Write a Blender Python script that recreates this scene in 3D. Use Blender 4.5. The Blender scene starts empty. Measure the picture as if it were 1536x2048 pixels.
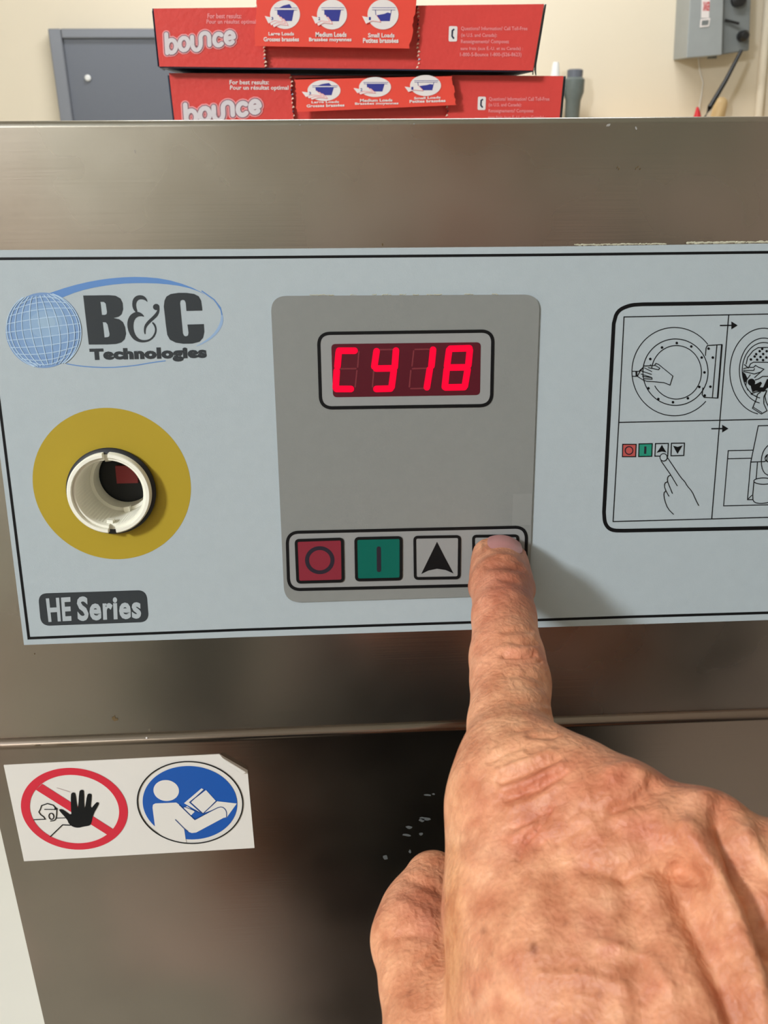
import bpy, bmesh, math, random
import numpy as np
from mathutils import Matrix, Vector
from mathutils.geometry import tessellate_polygon
from mathutils import noise as mnoise

# ------------------------------------------------------------ camera
F = 1800.0                      # focal length in pixels of the 1536 x 2048 frame
PCX, PCY = 768.0, 1024.0
CAM = np.array([0.0, -0.30, 1.45])
PITCH, YAW, ROLL = math.radians(23.7), math.radians(-3.0), math.radians(0.35)

def _rot(v, a, t):
    a = a / np.linalg.norm(a)
    return v * math.cos(t) + np.cross(a, v) * math.sin(t) + a * np.dot(a, v) * (1 - math.cos(t))
_f, _r, _u = np.array([0, 1, 0.]), np.array([1, 0, 0.]), np.array([0, 0, 1.])
_f, _r = _rot(_f, _u, YAW), _rot(_r, _u, YAW)
_f, _u = _rot(_f, _r, -PITCH), _rot(_u, _r, -PITCH)
_r, _u = _rot(_r, _f, ROLL), _rot(_u, _f, ROLL)
RT, UP, FW = _r, _u, _f
sc = bpy.context.scene
cd = bpy.data.cameras.new('camera'); cam = bpy.data.objects.new('camera', cd)
sc.collection.objects.link(cam)
m = Matrix.Identity(4)
for i in range(3):
    m[i][0], m[i][1], m[i][2], m[i][3] = RT[i], UP[i], -FW[i], CAM[i]
cam.matrix_world = m
cd.sensor_fit = 'HORIZONTAL'; cd.sensor_width = 36.0; cd.lens = F / 1536 * 36
cd.clip_start = 0.01; cd.clip_end = 50
cd.dof.use_dof = True; cd.dof.focus_distance = 0.25; cd.dof.aperture_fstop = 60
sc.camera = cam

# ------------------------------------------------------------ world, lights, exposure
w = bpy.data.worlds.new('world'); sc.world = w; w.use_nodes = True
w.node_tree.nodes['Background'].inputs[0].default_value = (0.9, 0.92, 1, 1)
w.node_tree.nodes['Background'].inputs[1].default_value = 0.3
sc.view_settings.view_transform = 'Standard'; sc.view_settings.look = 'None'
sc.view_settings.gamma = 1; sc.view_settings.use_curve_mapping = False
sc.view_settings.exposure = 0.11

def area(name, loc, target, sx, sy, power, col):
    d = bpy.data.lights.new(name, 'AREA'); d.shape = 'RECTANGLE'; d.size = sx; d.size_y = sy
    d.energy = power; d.color = col
    o = bpy.data.objects.new(name, d); sc.collection.objects.link(o); o.location = loc
    o.rotation_euler = (Vector(target) - Vector(loc)).to_track_quat('-Z', 'Y').to_euler()
    return o
L1 = (-1.40, -1.42, 2.42)       # ceiling lamp in front of the machine, to the left
L2 = (0.15, 1.55, 2.58)
L3 = (-1.15, -2.15, 2.58)         # unseen lamp added behind the person to brighten reflections in the steel
AIM1 = (0.0, 0.0, 1.4)
area('lamp_light_front', L1, AIM1, 0.24, 0.24, 37, (0.90, 0.97, 1.06))
area('lamp_light_back', L2, (L2[0], L2[1], 0), 1.15, 0.26, 21, (0.95, 0.98, 1.04))
area('added_reflection_light', L3, (L3[0], L3[1], 0), 1.15, 0.26, 10, (1.0, 0.97, 0.93))

# ------------------------------------------------------------ geometry helpers
def ray(px, py):
    return FW + RT * (px - PCX) / F - UP * (py - PCY) / F
class Plane:
    def __init__(s, p, n): s.p = np.array(p, float); s.n = np.array(n, float) / np.linalg.norm(n)
    def at(s, px, py, h=0.0):
        d = ray(px, py); p0 = s.p + s.n * h
        return CAM + d * (np.dot(p0 - CAM, s.n) / np.dot(d, s.n))
def proj(P):
    d = np.asarray(P) - CAM; z = d @ FW
    return (PCX + F * (d @ RT) / z, PCY - F * (d @ UP) / z)
TILT = math.radians(8.3)
CU = np.array([0, math.sin(TILT), math.cos(TILT)]); CN = np.array([0, -math.cos(TILT), math.sin(TILT)])
CP = Plane(CAM + FW * 0.245, CN)                       # control fascia plane, leaning back
SEAM = CP.at(768, 1450)
LP = Plane(SEAM + np.array([0, -0.0022, 0]), (0, -1, 0))   # lower front panel, upright
def circ(pl, cx, cy, rx, n=96, h=0.0):
    """a true circle lying on the plane; rx = its half width in photo pixels at its centre"""
    c = pl.at(cx, cy, h); e = pl.at(cx + 1, cy, h) - c
    r = rx * np.linalg.norm(e); u = np.array([1, 0, 0.]); v = np.cross(pl.n, u)
    return [proj(c + (u * math.cos(t) + v * math.sin(t)) * r) for t in (2 * math.pi * i / n for i in range(n))]

def srgb(r, g, b):
    f = lambda c: (c / 255 / 12.92) if c / 255 <= 0.04045 else ((c / 255 + 0.055) / 1.055) ** 2.4
    return (f(r), f(g), f(b), 1)
def mat(name, col, rough=0.5, metal=0.0, noise=0.0, nscale=60, bump=0.0, bscale=400, spec=0.5, emit=None, estr=0, coat=0):
    M = bpy.data.materials.new(name); M.use_nodes = True; nt = M.node_tree; b = nt.nodes['Principled BSDF']
    c = srgb(*col); b.inputs['Base Color'].default_value = c
    b.inputs['Roughness'].default_value = rough; b.inputs['Metallic'].default_value = metal
    b.inputs['Specular IOR Level'].default_value = spec; b.inputs['Coat Weight'].default_value = coat
    tc = nt.nodes.new('ShaderNodeTexCoord')
    if noise:
        n = nt.nodes.new('ShaderNodeTexNoise'); n.inputs['Scale'].default_value = nscale; n.inputs['Detail'].default_value = 5
        nt.links.new(tc.outputs['Object'], n.inputs['Vector'])
        r = nt.nodes.new('ShaderNodeMapRange'); r.inputs['From Min'].default_value = 0.3; r.inputs['From Max'].default_value = 0.7
        r.inputs['To Min'].default_value = 1 - noise; r.inputs['To Max'].default_value = 1 + noise
        nt.links.new(n.outputs['Fac'], r.inputs['Value'])
        x = nt.nodes.new('ShaderNodeVectorMath'); x.operation = 'SCALE'; x.inputs[0].default_value = c[:3]
        nt.links.new(r.outputs[0], x.inputs['Scale']); nt.links.new(x.outputs[0], b.inputs['Base Color'])
    if bump:
        n = nt.nodes.new('ShaderNodeTexNoise'); n.inputs['Scale'].default_value = bscale; n.inputs['Detail'].default_value = 3
        nt.links.new(tc.outputs['Object'], n.inputs['Vector'])
        bp = nt.nodes.new('ShaderNodeBump'); bp.inputs['Strength'].default_value = bump; bp.inputs['Distance'].default_value = 0.0005
        nt.links.new(n.outputs['Fac'], bp.inputs['Height']); nt.links.new(bp.outputs[0], b.inputs['Normal'])
    if emit:
        b.inputs['Emission Color'].default_value = srgb(*emit); b.inputs['Emission Strength'].default_value = estr
    return M

def steel(name, col, rough, rvar):
    M = bpy.data.materials.new(name); M.use_nodes = True; nt = M.node_tree; N = nt.nodes; L = nt.links
    b = N['Principled BSDF']; b.inputs['Metallic'].default_value = 1.0
    tc = N.new('ShaderNodeTexCoord')
    mp = N.new('ShaderNodeMapping'); mp.inputs['Scale'].default_value = (25, 25, 1600); L.new(tc.outputs['Object'], mp.inputs[0])
    g = N.new('ShaderNodeTexNoise'); g.inputs['Scale'].default_value = 1; g.inputs['Detail'].default_value = 4; L.new(mp.outputs[0], g.inputs['Vector'])
    s = N.new('ShaderNodeTexNoise'); s.inputs['Scale'].default_value = 16; s.inputs['Detail'].default_value = 3; s.inputs['Roughness'].default_value = 0.5
    L.new(tc.outputs['Object'], s.inputs['Vector'])
    s2 = N.new('ShaderNodeTexNoise'); s2.inputs['Scale'].default_value = 9; s2.inputs['Detail'].default_value = 2; L.new(tc.outputs['Object'], s2.inputs['Vector'])
    mx = N.new('ShaderNodeMix'); mx.data_type = 'RGBA'
    c = srgb(*col); mx.inputs[6].default_value = (c[0] * 0.86, c[1] * 0.91, c[2] * 0.88, 1); mx.inputs[7].default_value = (c[0] * 1.12, c[1] * 1.03, c[2] * 1.02, 1)
    cr = N.new('ShaderNodeMapRange'); cr.inputs['From Min'].default_value = 0.4; cr.inputs['From Max'].default_value = 0.62; L.new(s2.outputs['Fac'], cr.inputs['Value'])
    L.new(cr.outputs[0], mx.inputs[0])
    sm = N.new('ShaderNodeMapRange'); sm.inputs['From Min'].default_value = 0.3; sm.inputs['From Max'].default_value = 0.7
    sm.inputs['To Min'].default_value = 0.90; sm.inputs['To Max'].default_value = 1.10; L.new(s.outputs['Fac'], sm.inputs['Value'])
    vm = N.new('ShaderNodeVectorMath'); vm.operation = 'SCALE'; L.new(mx.outputs[2], vm.inputs[0]); L.new(sm.outputs[0], vm.inputs['Scale'])
    L.new(vm.outputs[0], b.inputs['Base Color'])
    rr = N.new('ShaderNodeMapRange'); rr.inputs['From Min'].default_value = 0.3; rr.inputs['From Max'].default_value = 0.7
    rr.inputs['To Min'].default_value = rough - rvar; rr.inputs['To Max'].default_value = rough + rvar; L.new(s.outputs['Fac'], rr.inputs['Value'])
    for q_ in (cr, sm, rr): q_.interpolation_type = 'SMOOTHSTEP'
    L.new(rr.outputs[0], b.inputs['Roughness'])
    bp = N.new('ShaderNodeBump'); bp.inputs['Strength'].default_value = 0.25; bp.inputs['Distance'].default_value = 0.00004
    L.new(g.outputs['Fac'], bp.inputs['Height']); L.new(bp.outputs[0], b.inputs['Normal'])
    return M

def link(name, me, parent=None, mats=()):
    for mm in mats: me.materials.append(mm)
    o = bpy.data.objects.new(name, me); sc.collection.objects.link(o)
    if parent is not None: o.parent = parent
    return o
def tag(o, label=None, cat=None, group=None, kind=None):
    if label: o['label'] = label
    if cat: o['category'] = cat
    if group: o['group'] = group
    if kind: o['kind'] = kind
    return o
def empty(name, label, cat, loc=(0, 0, 0), group=None):
    o = bpy.data.objects.new(name, None); sc.collection.objects.link(o); o.location = loc
    o.empty_display_size = 0.02
    return tag(o, label, cat, group)
class MB:
    """collects shapes in world coordinates, makes one mesh object"""
    def __init__(s): s.v, s.f, s.mi, s.mats, s.sm = [], [], [], [], False
    def slot(s, m):
        if m not in s.mats: s.mats.append(m)
        return s.mats.index(m)
    def add(s, vs, fs, m):
        k = len(s.v); s.v += [tuple(map(float, p)) for p in vs]
        i = s.slot(m)
        for f in fs: s.f.append([k + j for j in f]); s.mi.append(i)
        return s
    def box(s, lo, hi, m, R=None, c=(0, 0, 0)):
        P = [np.array([x, y, z], float) for x in (lo[0], hi[0]) for y in (lo[1], hi[1]) for z in (lo[2], hi[2])]
        if R is not None: P = [np.array(R) @ p + np.array(c) for p in P]
        return s.add(P, [(0, 1, 3, 2), (4, 6, 7, 5), (0, 4, 5, 1), (2, 3, 7, 6), (0, 2, 6, 4), (1, 5, 7, 3)], m)
    def hull8(s, P, m):      # front quad (TL,TR,BR,BL) then back quad
        return s.add(P, [(0, 3, 2, 1), (4, 5, 6, 7), (0, 1, 5, 4), (1, 2, 6, 5), (2, 3, 7, 6), (3, 0, 4, 7)], m)
    def lathe(s, c, ax, prof, m, n=48, a0=0, a1=2 * math.pi, close=False):
        ax = np.array(ax, float); ax /= np.linalg.norm(ax)
        t = np.array([1, 0, 0.]) if abs(ax[0]) < .9 else np.array([0, 1, 0.])
        u = np.cross(ax, t); u /= np.linalg.norm(u); v = np.cross(ax, u)
        full = abs(a1 - a0 - 2 * math.pi) < 1e-6; nn = n if full else n + 1
        vs = [np.array(c) + ax * h + (u * math.cos(a0 + (a1 - a0) * i / n) + v * math.sin(a0 + (a1 - a0) * i / n)) * r for i in range(nn) for (r, h) in prof]
        k = len(prof); fs = []
        for i in range(n):
            j = (i + 1) % nn
            for q in range(k - 1): fs.append((i * k + q, j * k + q, j * k + q + 1, i * k + q + 1))
            if close: fs.append((i * k + k - 1, j * k + k - 1, j * k, i * k))
        if close and not full:
            fs.append(tuple(range(k))); fs.append(tuple((nn - 1) * k + q for q in range(k - 1, -1, -1)))
        return s.add(vs, fs, m)
    def tube(s, pts, r, m, n=10):
        pts = [np.array(p, float) for p in pts]; rs = r if isinstance(r, (list, tuple)) else [r] * len(pts)
        vs, fs = [], []
        for i, p in enumerate(pts):
            d = pts[min(i + 1, len(pts) - 1)] - pts[max(i - 1, 0)]; d /= np.linalg.norm(d)
            t = np.array([0, 0, 1.]) if abs(d[2]) < .9 else np.array([1, 0, 0.])
            u = np.cross(d, t); u /= np.linalg.norm(u); v = np.cross(d, u)
            vs += [p + (u * math.cos(2 * math.pi * j / n) + v * math.sin(2 * math.pi * j / n)) * rs[i] for j in range(n)]
        for i in range(len(pts) - 1):
            for j in range(n): fs.append((i * n + j, i * n + (j + 1) % n, (i + 1) * n + (j + 1) % n, (i + 1) * n + j))
        fs.append(tuple(range(n - 1, -1, -1))); fs.append(tuple((len(pts) - 1) * n + j for j in range(n)))
        return s.add(vs, fs, m)
    def prism(s, front, d, m):
        """closed outline (3D points) extruded by vector d"""
        n = len(front); P = [np.array(p) for p in front] + [np.array(p) + d for p in front]
        tr = tessellate_polygon([[Vector(p) for p in front]])
        fs = [tuple(t) for t in tr] + [tuple(n + i for i in reversed(t)) for t in tr] + [(i, (i + 1) % n, n + (i + 1) % n, n + i) for i in range(n)]
        return s.add(P, fs, m)
    def build(s, name, parent=None, smooth=False, bevel=0.0, seg=2, label=None, kind=None, center=True):
        me = bpy.data.meshes.new(name); me.from_pydata(s.v, [], s.f)
        for p, i in zip(me.polygons, s.mi): p.material_index = i
        bm = bmesh.new(); bm.from_mesh(me); bmesh.ops.recalc_face_normals(bm, faces=bm.faces); bm.to_mesh(me); bm.free()
        if smooth:
            me.polygons.foreach_set('use_smooth', [True] * len(me.polygons))
            me.set_sharp_from_angle(angle=math.radians(40))
        o = link(name, me, parent, s.mats)
        if bevel:
            b = o.modifiers.new('bevel', 'BEVEL'); b.width = bevel; b.segments = seg; b.limit_method = 'ANGLE'; b.angle_limit = math.radians(40)
        if label: o['label'] = label
        if kind: o['kind'] = kind
        return o

def rrect(q, r, n=8):
    """rounded quad from four corner points (TL,TR,BR,BL) in pixels"""
    out = []
    for i in range(4):
        p = np.array(q[i], float); a = np.array(q[i - 1], float) - p; b = np.array(q[(i + 1) % 4], float) - p
        a /= np.linalg.norm(a); b /= np.linalg.norm(b); A, B = p + a * r, p + b * r
        for k in range(n + 1):
            t = k / n; out.append(tuple(A * (1 - t) ** 2 + p * 2 * t * (1 - t) * 0.9 + (A + B) / 2 * 2 * t * (1 - t) * 0.1 + B * t ** 2))
    return out
def ell(cx, cy, rx, ry, a0=0, a1=360, n=48, rot=0):
    R = math.radians(rot); o = []
    full = (a1 - a0) == 360
    for i in range(n if full else n + 1):
        t = math.radians(a0 + (a1 - a0) * i / n); x, y = rx * math.cos(t), ry * math.sin(t)
        o.append((cx + x * math.cos(R) - y * math.sin(R), cy + x * math.sin(R) + y * math.cos(R)))
    return o
def smooth_pts(p, it=2, closed=False):
    """Chaikin corner cutting"""
    for _ in range(it):
        q = []; n = len(p)
        rng = range(n) if closed else range(n - 1)
        if not closed: q.append(p[0])
        for i in rng:
            a, b = np.array(p[i]), np.array(p[(i + 1) % n]); q += [tuple(a * .75 + b * .25), tuple(a * .25 + b * .75)]
        if not closed: q.append(p[-1])
        p = q
    return p
class Art(MB):
    """flat print lying on a real plane; shapes are given on the photo grid and carried on to the plane"""
    def __init__(s, pl, h=0.0001, T=(1, 0, 0)):
        super().__init__(); s.pl = pl; s.h = h; s.T = T; s.dh = 0.0; s.inc = 0.0
    def tr(s, P): k, ox, oy = s.T; return [(x / k + ox, y / k + oy) for x, y in P]
    def put(s, P2, fs, m):
        s.inc += 0.000004
        k = len(s.v); s.v += [tuple(s.pl.at(x, y, s.h + s.dh + s.inc)) for x, y in P2]; i = s.slot(m)
        for f in fs: s.f.append([k + j for j in f]); s.mi.append(i)
        return s
    def fill(s, loops, m, raw=False):
        if not isinstance(loops[0], list): loops = [loops]
        loops = [list(l) for l in loops] if raw else [s.tr(l) for l in loops]
        t = tessellate_polygon([[Vector((x, y, 0)) for x, y in l] for l in loops])
        return s.put([p for l in loops for p in l], [tuple(x) for x in t], m)
    def stroke(s, P, wd, m, closed=False, raw=False):
        """ribbon with mitred joins; wd in photo pixels (number or list)"""
        P = [tuple(p) for p in (P if raw else s.tr(P))]; n = len(P); L, Rr = [], []
        for i in range(n):
            a = np.array(P[i - 1] if (closed or i > 0) else P[i]); b = np.array(P[i]); c = np.array(P[(i + 1) % n] if (closed or i < n - 1) else P[i])
            d1 = b - a; d2 = c - b
            if np.linalg.norm(d1) < 1e-9: d1 = d2
            if np.linalg.norm(d2) < 1e-9: d2 = d1
            d1 = d1 / (np.linalg.norm(d1) + 1e-12); d2 = d2 / (np.linalg.norm(d2) + 1e-12)
            n1 = np.array([-d1[1], d1[0]]); n2 = np.array([-d2[1], d2[0]]); mm = n1 + n2
            l = np.linalg.norm(mm); mm = n1 if l < 1e-6 else mm / l
            k = 1 / max(0.45, float(mm @ n1)); ww = (wd[i] if isinstance(wd, (list, tuple)) else wd) / 2
            L.append(tuple(b + mm * k * ww)); Rr.append(tuple(b - mm * k * ww))
        fs = [(i, (i + 1) % n, n + (i + 1) % n, n + i) for i in range(n if closed else n - 1)]
        return s.put(L + Rr, fs, m)
    def caps(s, a, b, wd, m, n=10):
        a, b = [np.array(p) for p in s.tr([a, b])]; d = (b - a) / np.linalg.norm(b - a); t0 = math.atan2(d[1], d[0]); r = wd / 2
        P = [tuple(b + r * np.array([math.cos(t0 - math.pi / 2 + math.pi * i / n), math.sin(t0 - math.pi / 2 + math.pi * i / n)])) for i in range(n + 1)]
        P += [tuple(a + r * np.array([math.cos(t0 + math.pi / 2 + math.pi * i / n), math.sin(t0 + math.pi / 2 + math.pi * i / n)])) for i in range(n + 1)]
        return s.fill(P, m, raw=True)
    def text(s, body, quad, m, bold=0.0, space=1.0, res=3):
        """quad TL,TR,BR,BL in photo pixels = extent of the text's own bounding box"""
        cu = bpy.data.curves.new('t', 'FONT'); cu.body = body; cu.offset = bold; cu.space_character = space; cu.resolution_u = res; cu.size = 1
        o = bpy.data.objects.new('t', cu); sc.collection.objects.link(o)
        dg = bpy.context.evaluated_depsgraph_get(); me = o.evaluated_get(dg).to_mesh()
        V = np.array([v.co[:2] for v in me.vertices]); fs = [tuple(p.vertices) for p in me.polygons]
        o.evaluated_get(dg).to_mesh_clear(); bpy.data.objects.remove(o); bpy.data.curves.remove(cu)
        lo, hi = V.min(0), V.max(0); U = (V - lo) / (hi - lo); q = [np.array(p, float) for p in quad]
        P = [tuple((q[3] * (1 - u) + q[2] * u) * (1 - v) + (q[0] * (1 - u) + q[1] * u) * v) for u, v in U]
        return s.put(P, fs, m)

# ------------------------------------------------------------ materials
M_steel = steel('brushed_steel', (177, 169, 161), 0.27, 0.05)
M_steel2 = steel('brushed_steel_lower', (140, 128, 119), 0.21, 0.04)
M_overlay = mat('overlay_film', (170, 179, 181), 0.42, noise=0.015, nscale=300, bump=0.08, bscale=3500, spec=0.35)
M_keypad = mat('keypad_film', (130, 131, 126), 0.45, noise=0.015, nscale=300, bump=0.06, bscale=3500, spec=0.35)
M_keypad_l = mat('keypad_inset', (142, 142, 139), 0.45, spec=0.35)
M_ink = mat('black_ink', (14, 14, 15), 0.5, spec=0.2)
M_ink2 = mat('charcoal_ink', (50, 54, 56), 0.5, spec=.25)
M_badge_t = mat('badge_letter_ink', (168, 175, 177), 0.5)
M_blue = mat('swoosh_blue', (86, 129, 184), 0.5); M_blue2 = mat('swoosh_pale', (140, 166, 196), 0.5)
M_gl = [mat('globe_blue_%d' % i, c, 0.5) for i, c in enumerate([(112, 143, 183), (118, 149, 186), (126, 156, 188), (135, 163, 190), (145, 170, 190)])]
M_glw = mat('globe_line', (170, 194, 214), 0.5)
M_yellow = mat('yellow_film', (170, 145, 40), 0.45, noise=0.02, nscale=40, spec=0.3)
M_white_pl = mat('ivory_plastic', (236, 232, 214), 0.4, noise=0.05, nscale=150)
M_gasket = mat('black_rubber', (24, 24, 26), 0.6)
M_dark = mat('dark_plastic', (16, 20, 26), 0.4)
M_redblk = mat('red_contact_block', (150, 50, 55), 0.5)
M_bred = mat('button_red', (128, 40, 52), 0.42, spec=0.3); M_bgreen = mat('button_green', (0, 92, 78), 0.42, spec=0.3)
M_binkr = mat('button_ink', (34, 28, 40), 0.4)
M_led = mat('led_lit', (60, 0, 10), 0.7, spec=.1, emit=(255, 0, 52), estr=0.92)
M_ledoff = mat('led_unlit', (112, 34, 42), 0.5)
M_win = mat('display_window', (84, 24, 34), 0.3)
M_sticker = mat('sticker_vinyl', (228, 222, 212), 0.4); M_sred = mat('sign_red', (212, 26, 52), 0.4)
M_sblue = mat('sign_blue', (0, 82, 168), 0.4); M_sblk = mat('sign_black', (14, 15, 16), 0.5, spec=0.2)
M_line = mat('sign_line_blue', (20, 60, 120), 0.4)
M_glue = mat('dried_glue', (188, 184, 160), 0.7)
M_card = mat('red_card', (218, 72, 66), 0.3, noise=0.03, nscale=50, bump=0.35, bscale=500)
M_cardf = mat('red_flap_card', (234, 76, 60), 0.4, noise=0.02, nscale=50, bump=0.1, bscale=500)
M_cardd = mat('blue_black_card', (30, 42, 64), 0.35)
M_cardin = mat('card_inside', (176, 158, 138), 0.7); M_cardw = mat('torn_card_edge', (225, 190, 165), 0.8, noise=0.15, nscale=800)
M_prw = mat('print_white', (232, 224, 218), 0.5); M_prp = mat('print_pink', (240, 150, 150), 0.5)
M_prb = mat('print_blue', (46, 52, 140), 0.5); M_prg = mat('print_grey', (150, 110, 118), 0.5); M_prl = mat('print_lilac', (214, 205, 205), 0.5)
M_wall = mat('cream_paint', (230, 218, 194), 0.7, noise=0.02, nscale=2.5)
M_walld = mat('cream_paint_front', (220, 214, 204), 0.8, noise=0.03, nscale=3)
M_floor = mat('pale_vinyl_floor', (228, 227, 218), 0.45, noise=0.02, nscale=3)
M_ceil = mat('ceiling_white', (225, 222, 212), 0.8, noise=0.02, nscale=8)
M_grey = mat('grey_enamel', (124, 127, 133), 0.4, noise=0.02, nscale=6); M_greyd = mat('grey_enamel_dark', (98, 102, 110), 0.4)
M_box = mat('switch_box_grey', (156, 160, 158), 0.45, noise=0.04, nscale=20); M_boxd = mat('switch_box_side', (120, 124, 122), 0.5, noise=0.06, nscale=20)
M_blk = mat('black_metal', (28, 28, 28), 0.4); M_wood = mat('beech_wood', (208, 178, 128), 0.5, noise=0.05, nscale=30)
M_redp = mat('red_plastic', (205, 40, 48), 0.35); M_green = mat('grey_green_plastic', (98, 106, 102), 0.4, noise=0.1, nscale=40)
M_lamp = mat('lamp_diffuser', (255, 250, 238), 0.5, emit=(255, 248, 232), estr=2.5)
M_lampf = mat('lamp_frame', (230, 230, 226), 0.5)

# ------------------------------------------------------------ the room
ZT = CP.at(768, 244)[2]                               # top edge of the machine
YB = 2.35                                             # back wall
X0, X1, Y0, H = -2.3, 2.4, -2.6, 2.7
def slab(name, lo, hi, m):
    return tag(MB().box(lo, hi, m).build(name), kind='structure')
slab('floor', (X0, Y0, -0.05), (X1, YB, 0), M_floor)
slab('ceiling', (X0, Y0, H), (X1, YB, H + 0.05), M_ceil)
slab('wall_back', (X0, YB, 0), (X1, YB + 0.05, H), M_wall)
slab('wall_front', (X0, Y0 - 0.05, 0), (X1, Y0, H), M_walld)
slab('wall_left', (X0 - 0.05, Y0, 0), (X0, YB, H), M_wall)
slab('wall_right', (X1, Y0, 0), (X1 + 0.05, YB, H), M_walld)
slab('baseboard_back', (X0, YB - 0.012, 0), (X1, YB, 0.1), M_lampf)
for (lx, ly, lz), sx, sy, lab in ((L2, 1.25, .34, 'long ceiling lamp panel behind the steel machine'), (L3, 1.25, .34, 'unseen ceiling panel added behind the standing person to brighten the steel reflections')):
    e = empty('unseen_ceiling_lamp', lab, 'lamp', (lx, ly, H))
    b = MB(); t = 0.02
    for lo, hi in (((-sx / 2, -sy / 2), (sx / 2, -sy / 2 + t)), ((-sx / 2, sy / 2 - t), (sx / 2, sy / 2)), ((-sx / 2, -sy / 2 + t), (-sx / 2 + t, sy / 2 - t)), ((sx / 2 - t, -sy / 2 + t), (sx / 2, sy / 2 - t))):
        b.box((lo[0], lo[1], -0.1), (hi[0], hi[1], 0), M_lampf)
    b.build('lamp_frame', e)
    MB().box((-sx / 2 + t, -sy / 2 + t, -0.095), (sx / 2 - t, sy / 2 - t, -0.085), M_lamp).build('diffuser', e)

fl = empty('flood_lamp', 'square tilted lamp hung from the ceiling in front of the machine, to its left', 'lamp', (L1[0], L1[1], H))
_R = (Vector(AIM1) - Vector(L1)).to_track_quat('-Z', 'Y').to_matrix(); _c = np.array(L1) - np.array((L1[0], L1[1], H))
_b = MB(); _b.box((-.15, -.15, .012), (.15, .15, .05), M_lampf, _R, _c)
for _lo, _hi in (((-.15, -.15), (.15, -.135)), ((-.15, .135), (.15, .15)), ((-.15, -.135), (-.135, .135)), ((.135, -.135), (.15, .135))): _b.box((*_lo, -.004), (*_hi, .012), M_lampf, _R, _c)
_b.build('lamp_housing', fl); MB().box((-.134, -.134, .004), (.134, .134, .011), M_lamp, _R, _c).build('diffuser', fl)
MB().tube([(0, 0, 0), (0, 0, -.10), tuple(_c + np.array(_R) @ np.array((0, 0, .05)))], .012, M_lampf, 12).build('stem', fl, smooth=True)

# ------------------------------------------------------------ the washing machine
wm = empty('washing_machine', 'stainless steel commercial washing machine with grey control panel and red digital display', 'washing machine', (0, 0, 0))
XL = LP.at(40, 1860)[0]; XR = XL + 0.86; DEP = 0.95
YS = SEAM[1]; ZS = SEAM[2]
yl = LP.p[1]
top = CP.at(768, 246)
# fascia: front sheet with the socket hole, rolled top edge, returns
HOLE = (225, 980)
def xz_on(pl, x, z_like):            # point of the plane with that x at the height of photo row
    p = pl.at(768, z_like); return np.array([x, p[1], p[2]])
hole_c = CP.at(*HOLE)
HR = 0.0112
hp = [hole_c + (np.array([1, 0, 0.]) * math.cos(t) + CU * math.sin(t)) * HR for t in (2 * math.pi * i / 48 for i in range(48))]
b = MB()
A = [xz_on(CP, XL, 250), xz_on(CP, XR, 250), xz_on(CP, XR, 1446), xz_on(CP, XL, 1446)]
loops = [[Vector((p[0], (p - SEAM) @ CU, 0)) for p in l] for l in (A, hp)]
b.add(A + hp, [tuple(t) for t in tessellate_polygon(loops)], M_steel)
b.add(hp + [p - CN * 0.0012 for p in hp], [(i, (i + 1) % 48, 48 + (i + 1) % 48, 48 + i) for i in range(48)], M_steel)
def arc(c, r, a0, a1, n=8):
    return [(c[0] + r * math.cos(math.radians(a0 + (a1 - a0) * i / n)), c[1] + r * math.sin(math.radians(a0 + (a1 - a0) * i / n))) for i in range(n + 1)]
def sweep(b, prof, x0, x1, m):
    n = len(prof); b.add([(x0, y, z) for y, z in prof] + [(x1, y, z) for y, z in prof], [(i, n + i, n + i + 1, i + 1) for i in range(n - 1)], m)
ry, rz = A[0][1], A[0][2]; r = 0.0016
c = np.array([ry, rz]) + np.array([math.cos(TILT), -math.sin(TILT)]) * r
a_st = math.degrees(math.atan2(rz - c[1], ry - c[0]))
prof = arc(c, r, a_st if a_st > 0 else a_st + 360, 90) + [(ry + 0.03, c[1] + r), (ry + 0.03, c[1] + r - 0.012), (ry + DEP - .1, c[1] + r - 0.012)]
sweep(b, prof, XL, XR, M_steel)
DECK = c[1] + r - 0.012
by, bz = A[3][1], A[3][2]
c2 = (by + 0.0015, bz); prof = arc(c2, 0.0015, 180, 270) + [(by + 0.012, bz - 0.0015)]
sweep(b, prof, XL, XR, M_steel)
b.build('control_fascia', wm, smooth=True)
# lower front panel with rolled upper lip
b = MB(); zlip = LP.at(768, 1456)[2]; rl = 0.0026
prof = [(yl + 0.016, zlip)] + [(p[0], p[1]) for p in arc((yl + rl, zlip - rl), rl, 90, 180, 10)] + [(yl, 0.12), (yl + 0.02, 0.12)]
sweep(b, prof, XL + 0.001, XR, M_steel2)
n = len(prof)
# rounded left edge returning to the side
b.build('front_panel', wm, smooth=True)
b = MB()
b.box((XL + 0.0012, yl + 0.006, 0.1), (XL + 0.004, yl + DEP, ZS), M_steel)
b.prism([(XL + .0012, YS + .012, ZS), (XL + .0012, ry + 0.012, DECK - .001), (XL + .0012, yl + DEP, DECK - .001), (XL + .0012, yl + DEP, ZS)], np.array([.002, 0, 0]), M_steel)
b.build('side_panel', wm)
b = MB(); b.box((XR - .004, yl + 0.006, 0.1), (XR - .001, yl + DEP, ZS), M_steel)
b.prism([(XR - .004, YS + .012, ZS), (XR - .004, ry + 0.012, DECK - .001), (XR - .004, yl + DEP, DECK - .001), (XR - .004, yl + DEP, ZS)], np.array([.002, 0, 0]), M_steel)
b.build('side_panel', wm)
MB().box((XL + .004, yl + DEP - .004, 0.1), (XR - .004, yl + DEP, DECK - .001), M_steel).build('back_panel', wm)
MB().box((XL + 0.01, yl + 0.03, 0.0), (XR - 0.01, yl + DEP - 0.03, 0.12), M_blk).build('base', wm, bevel=0.004)
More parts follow.
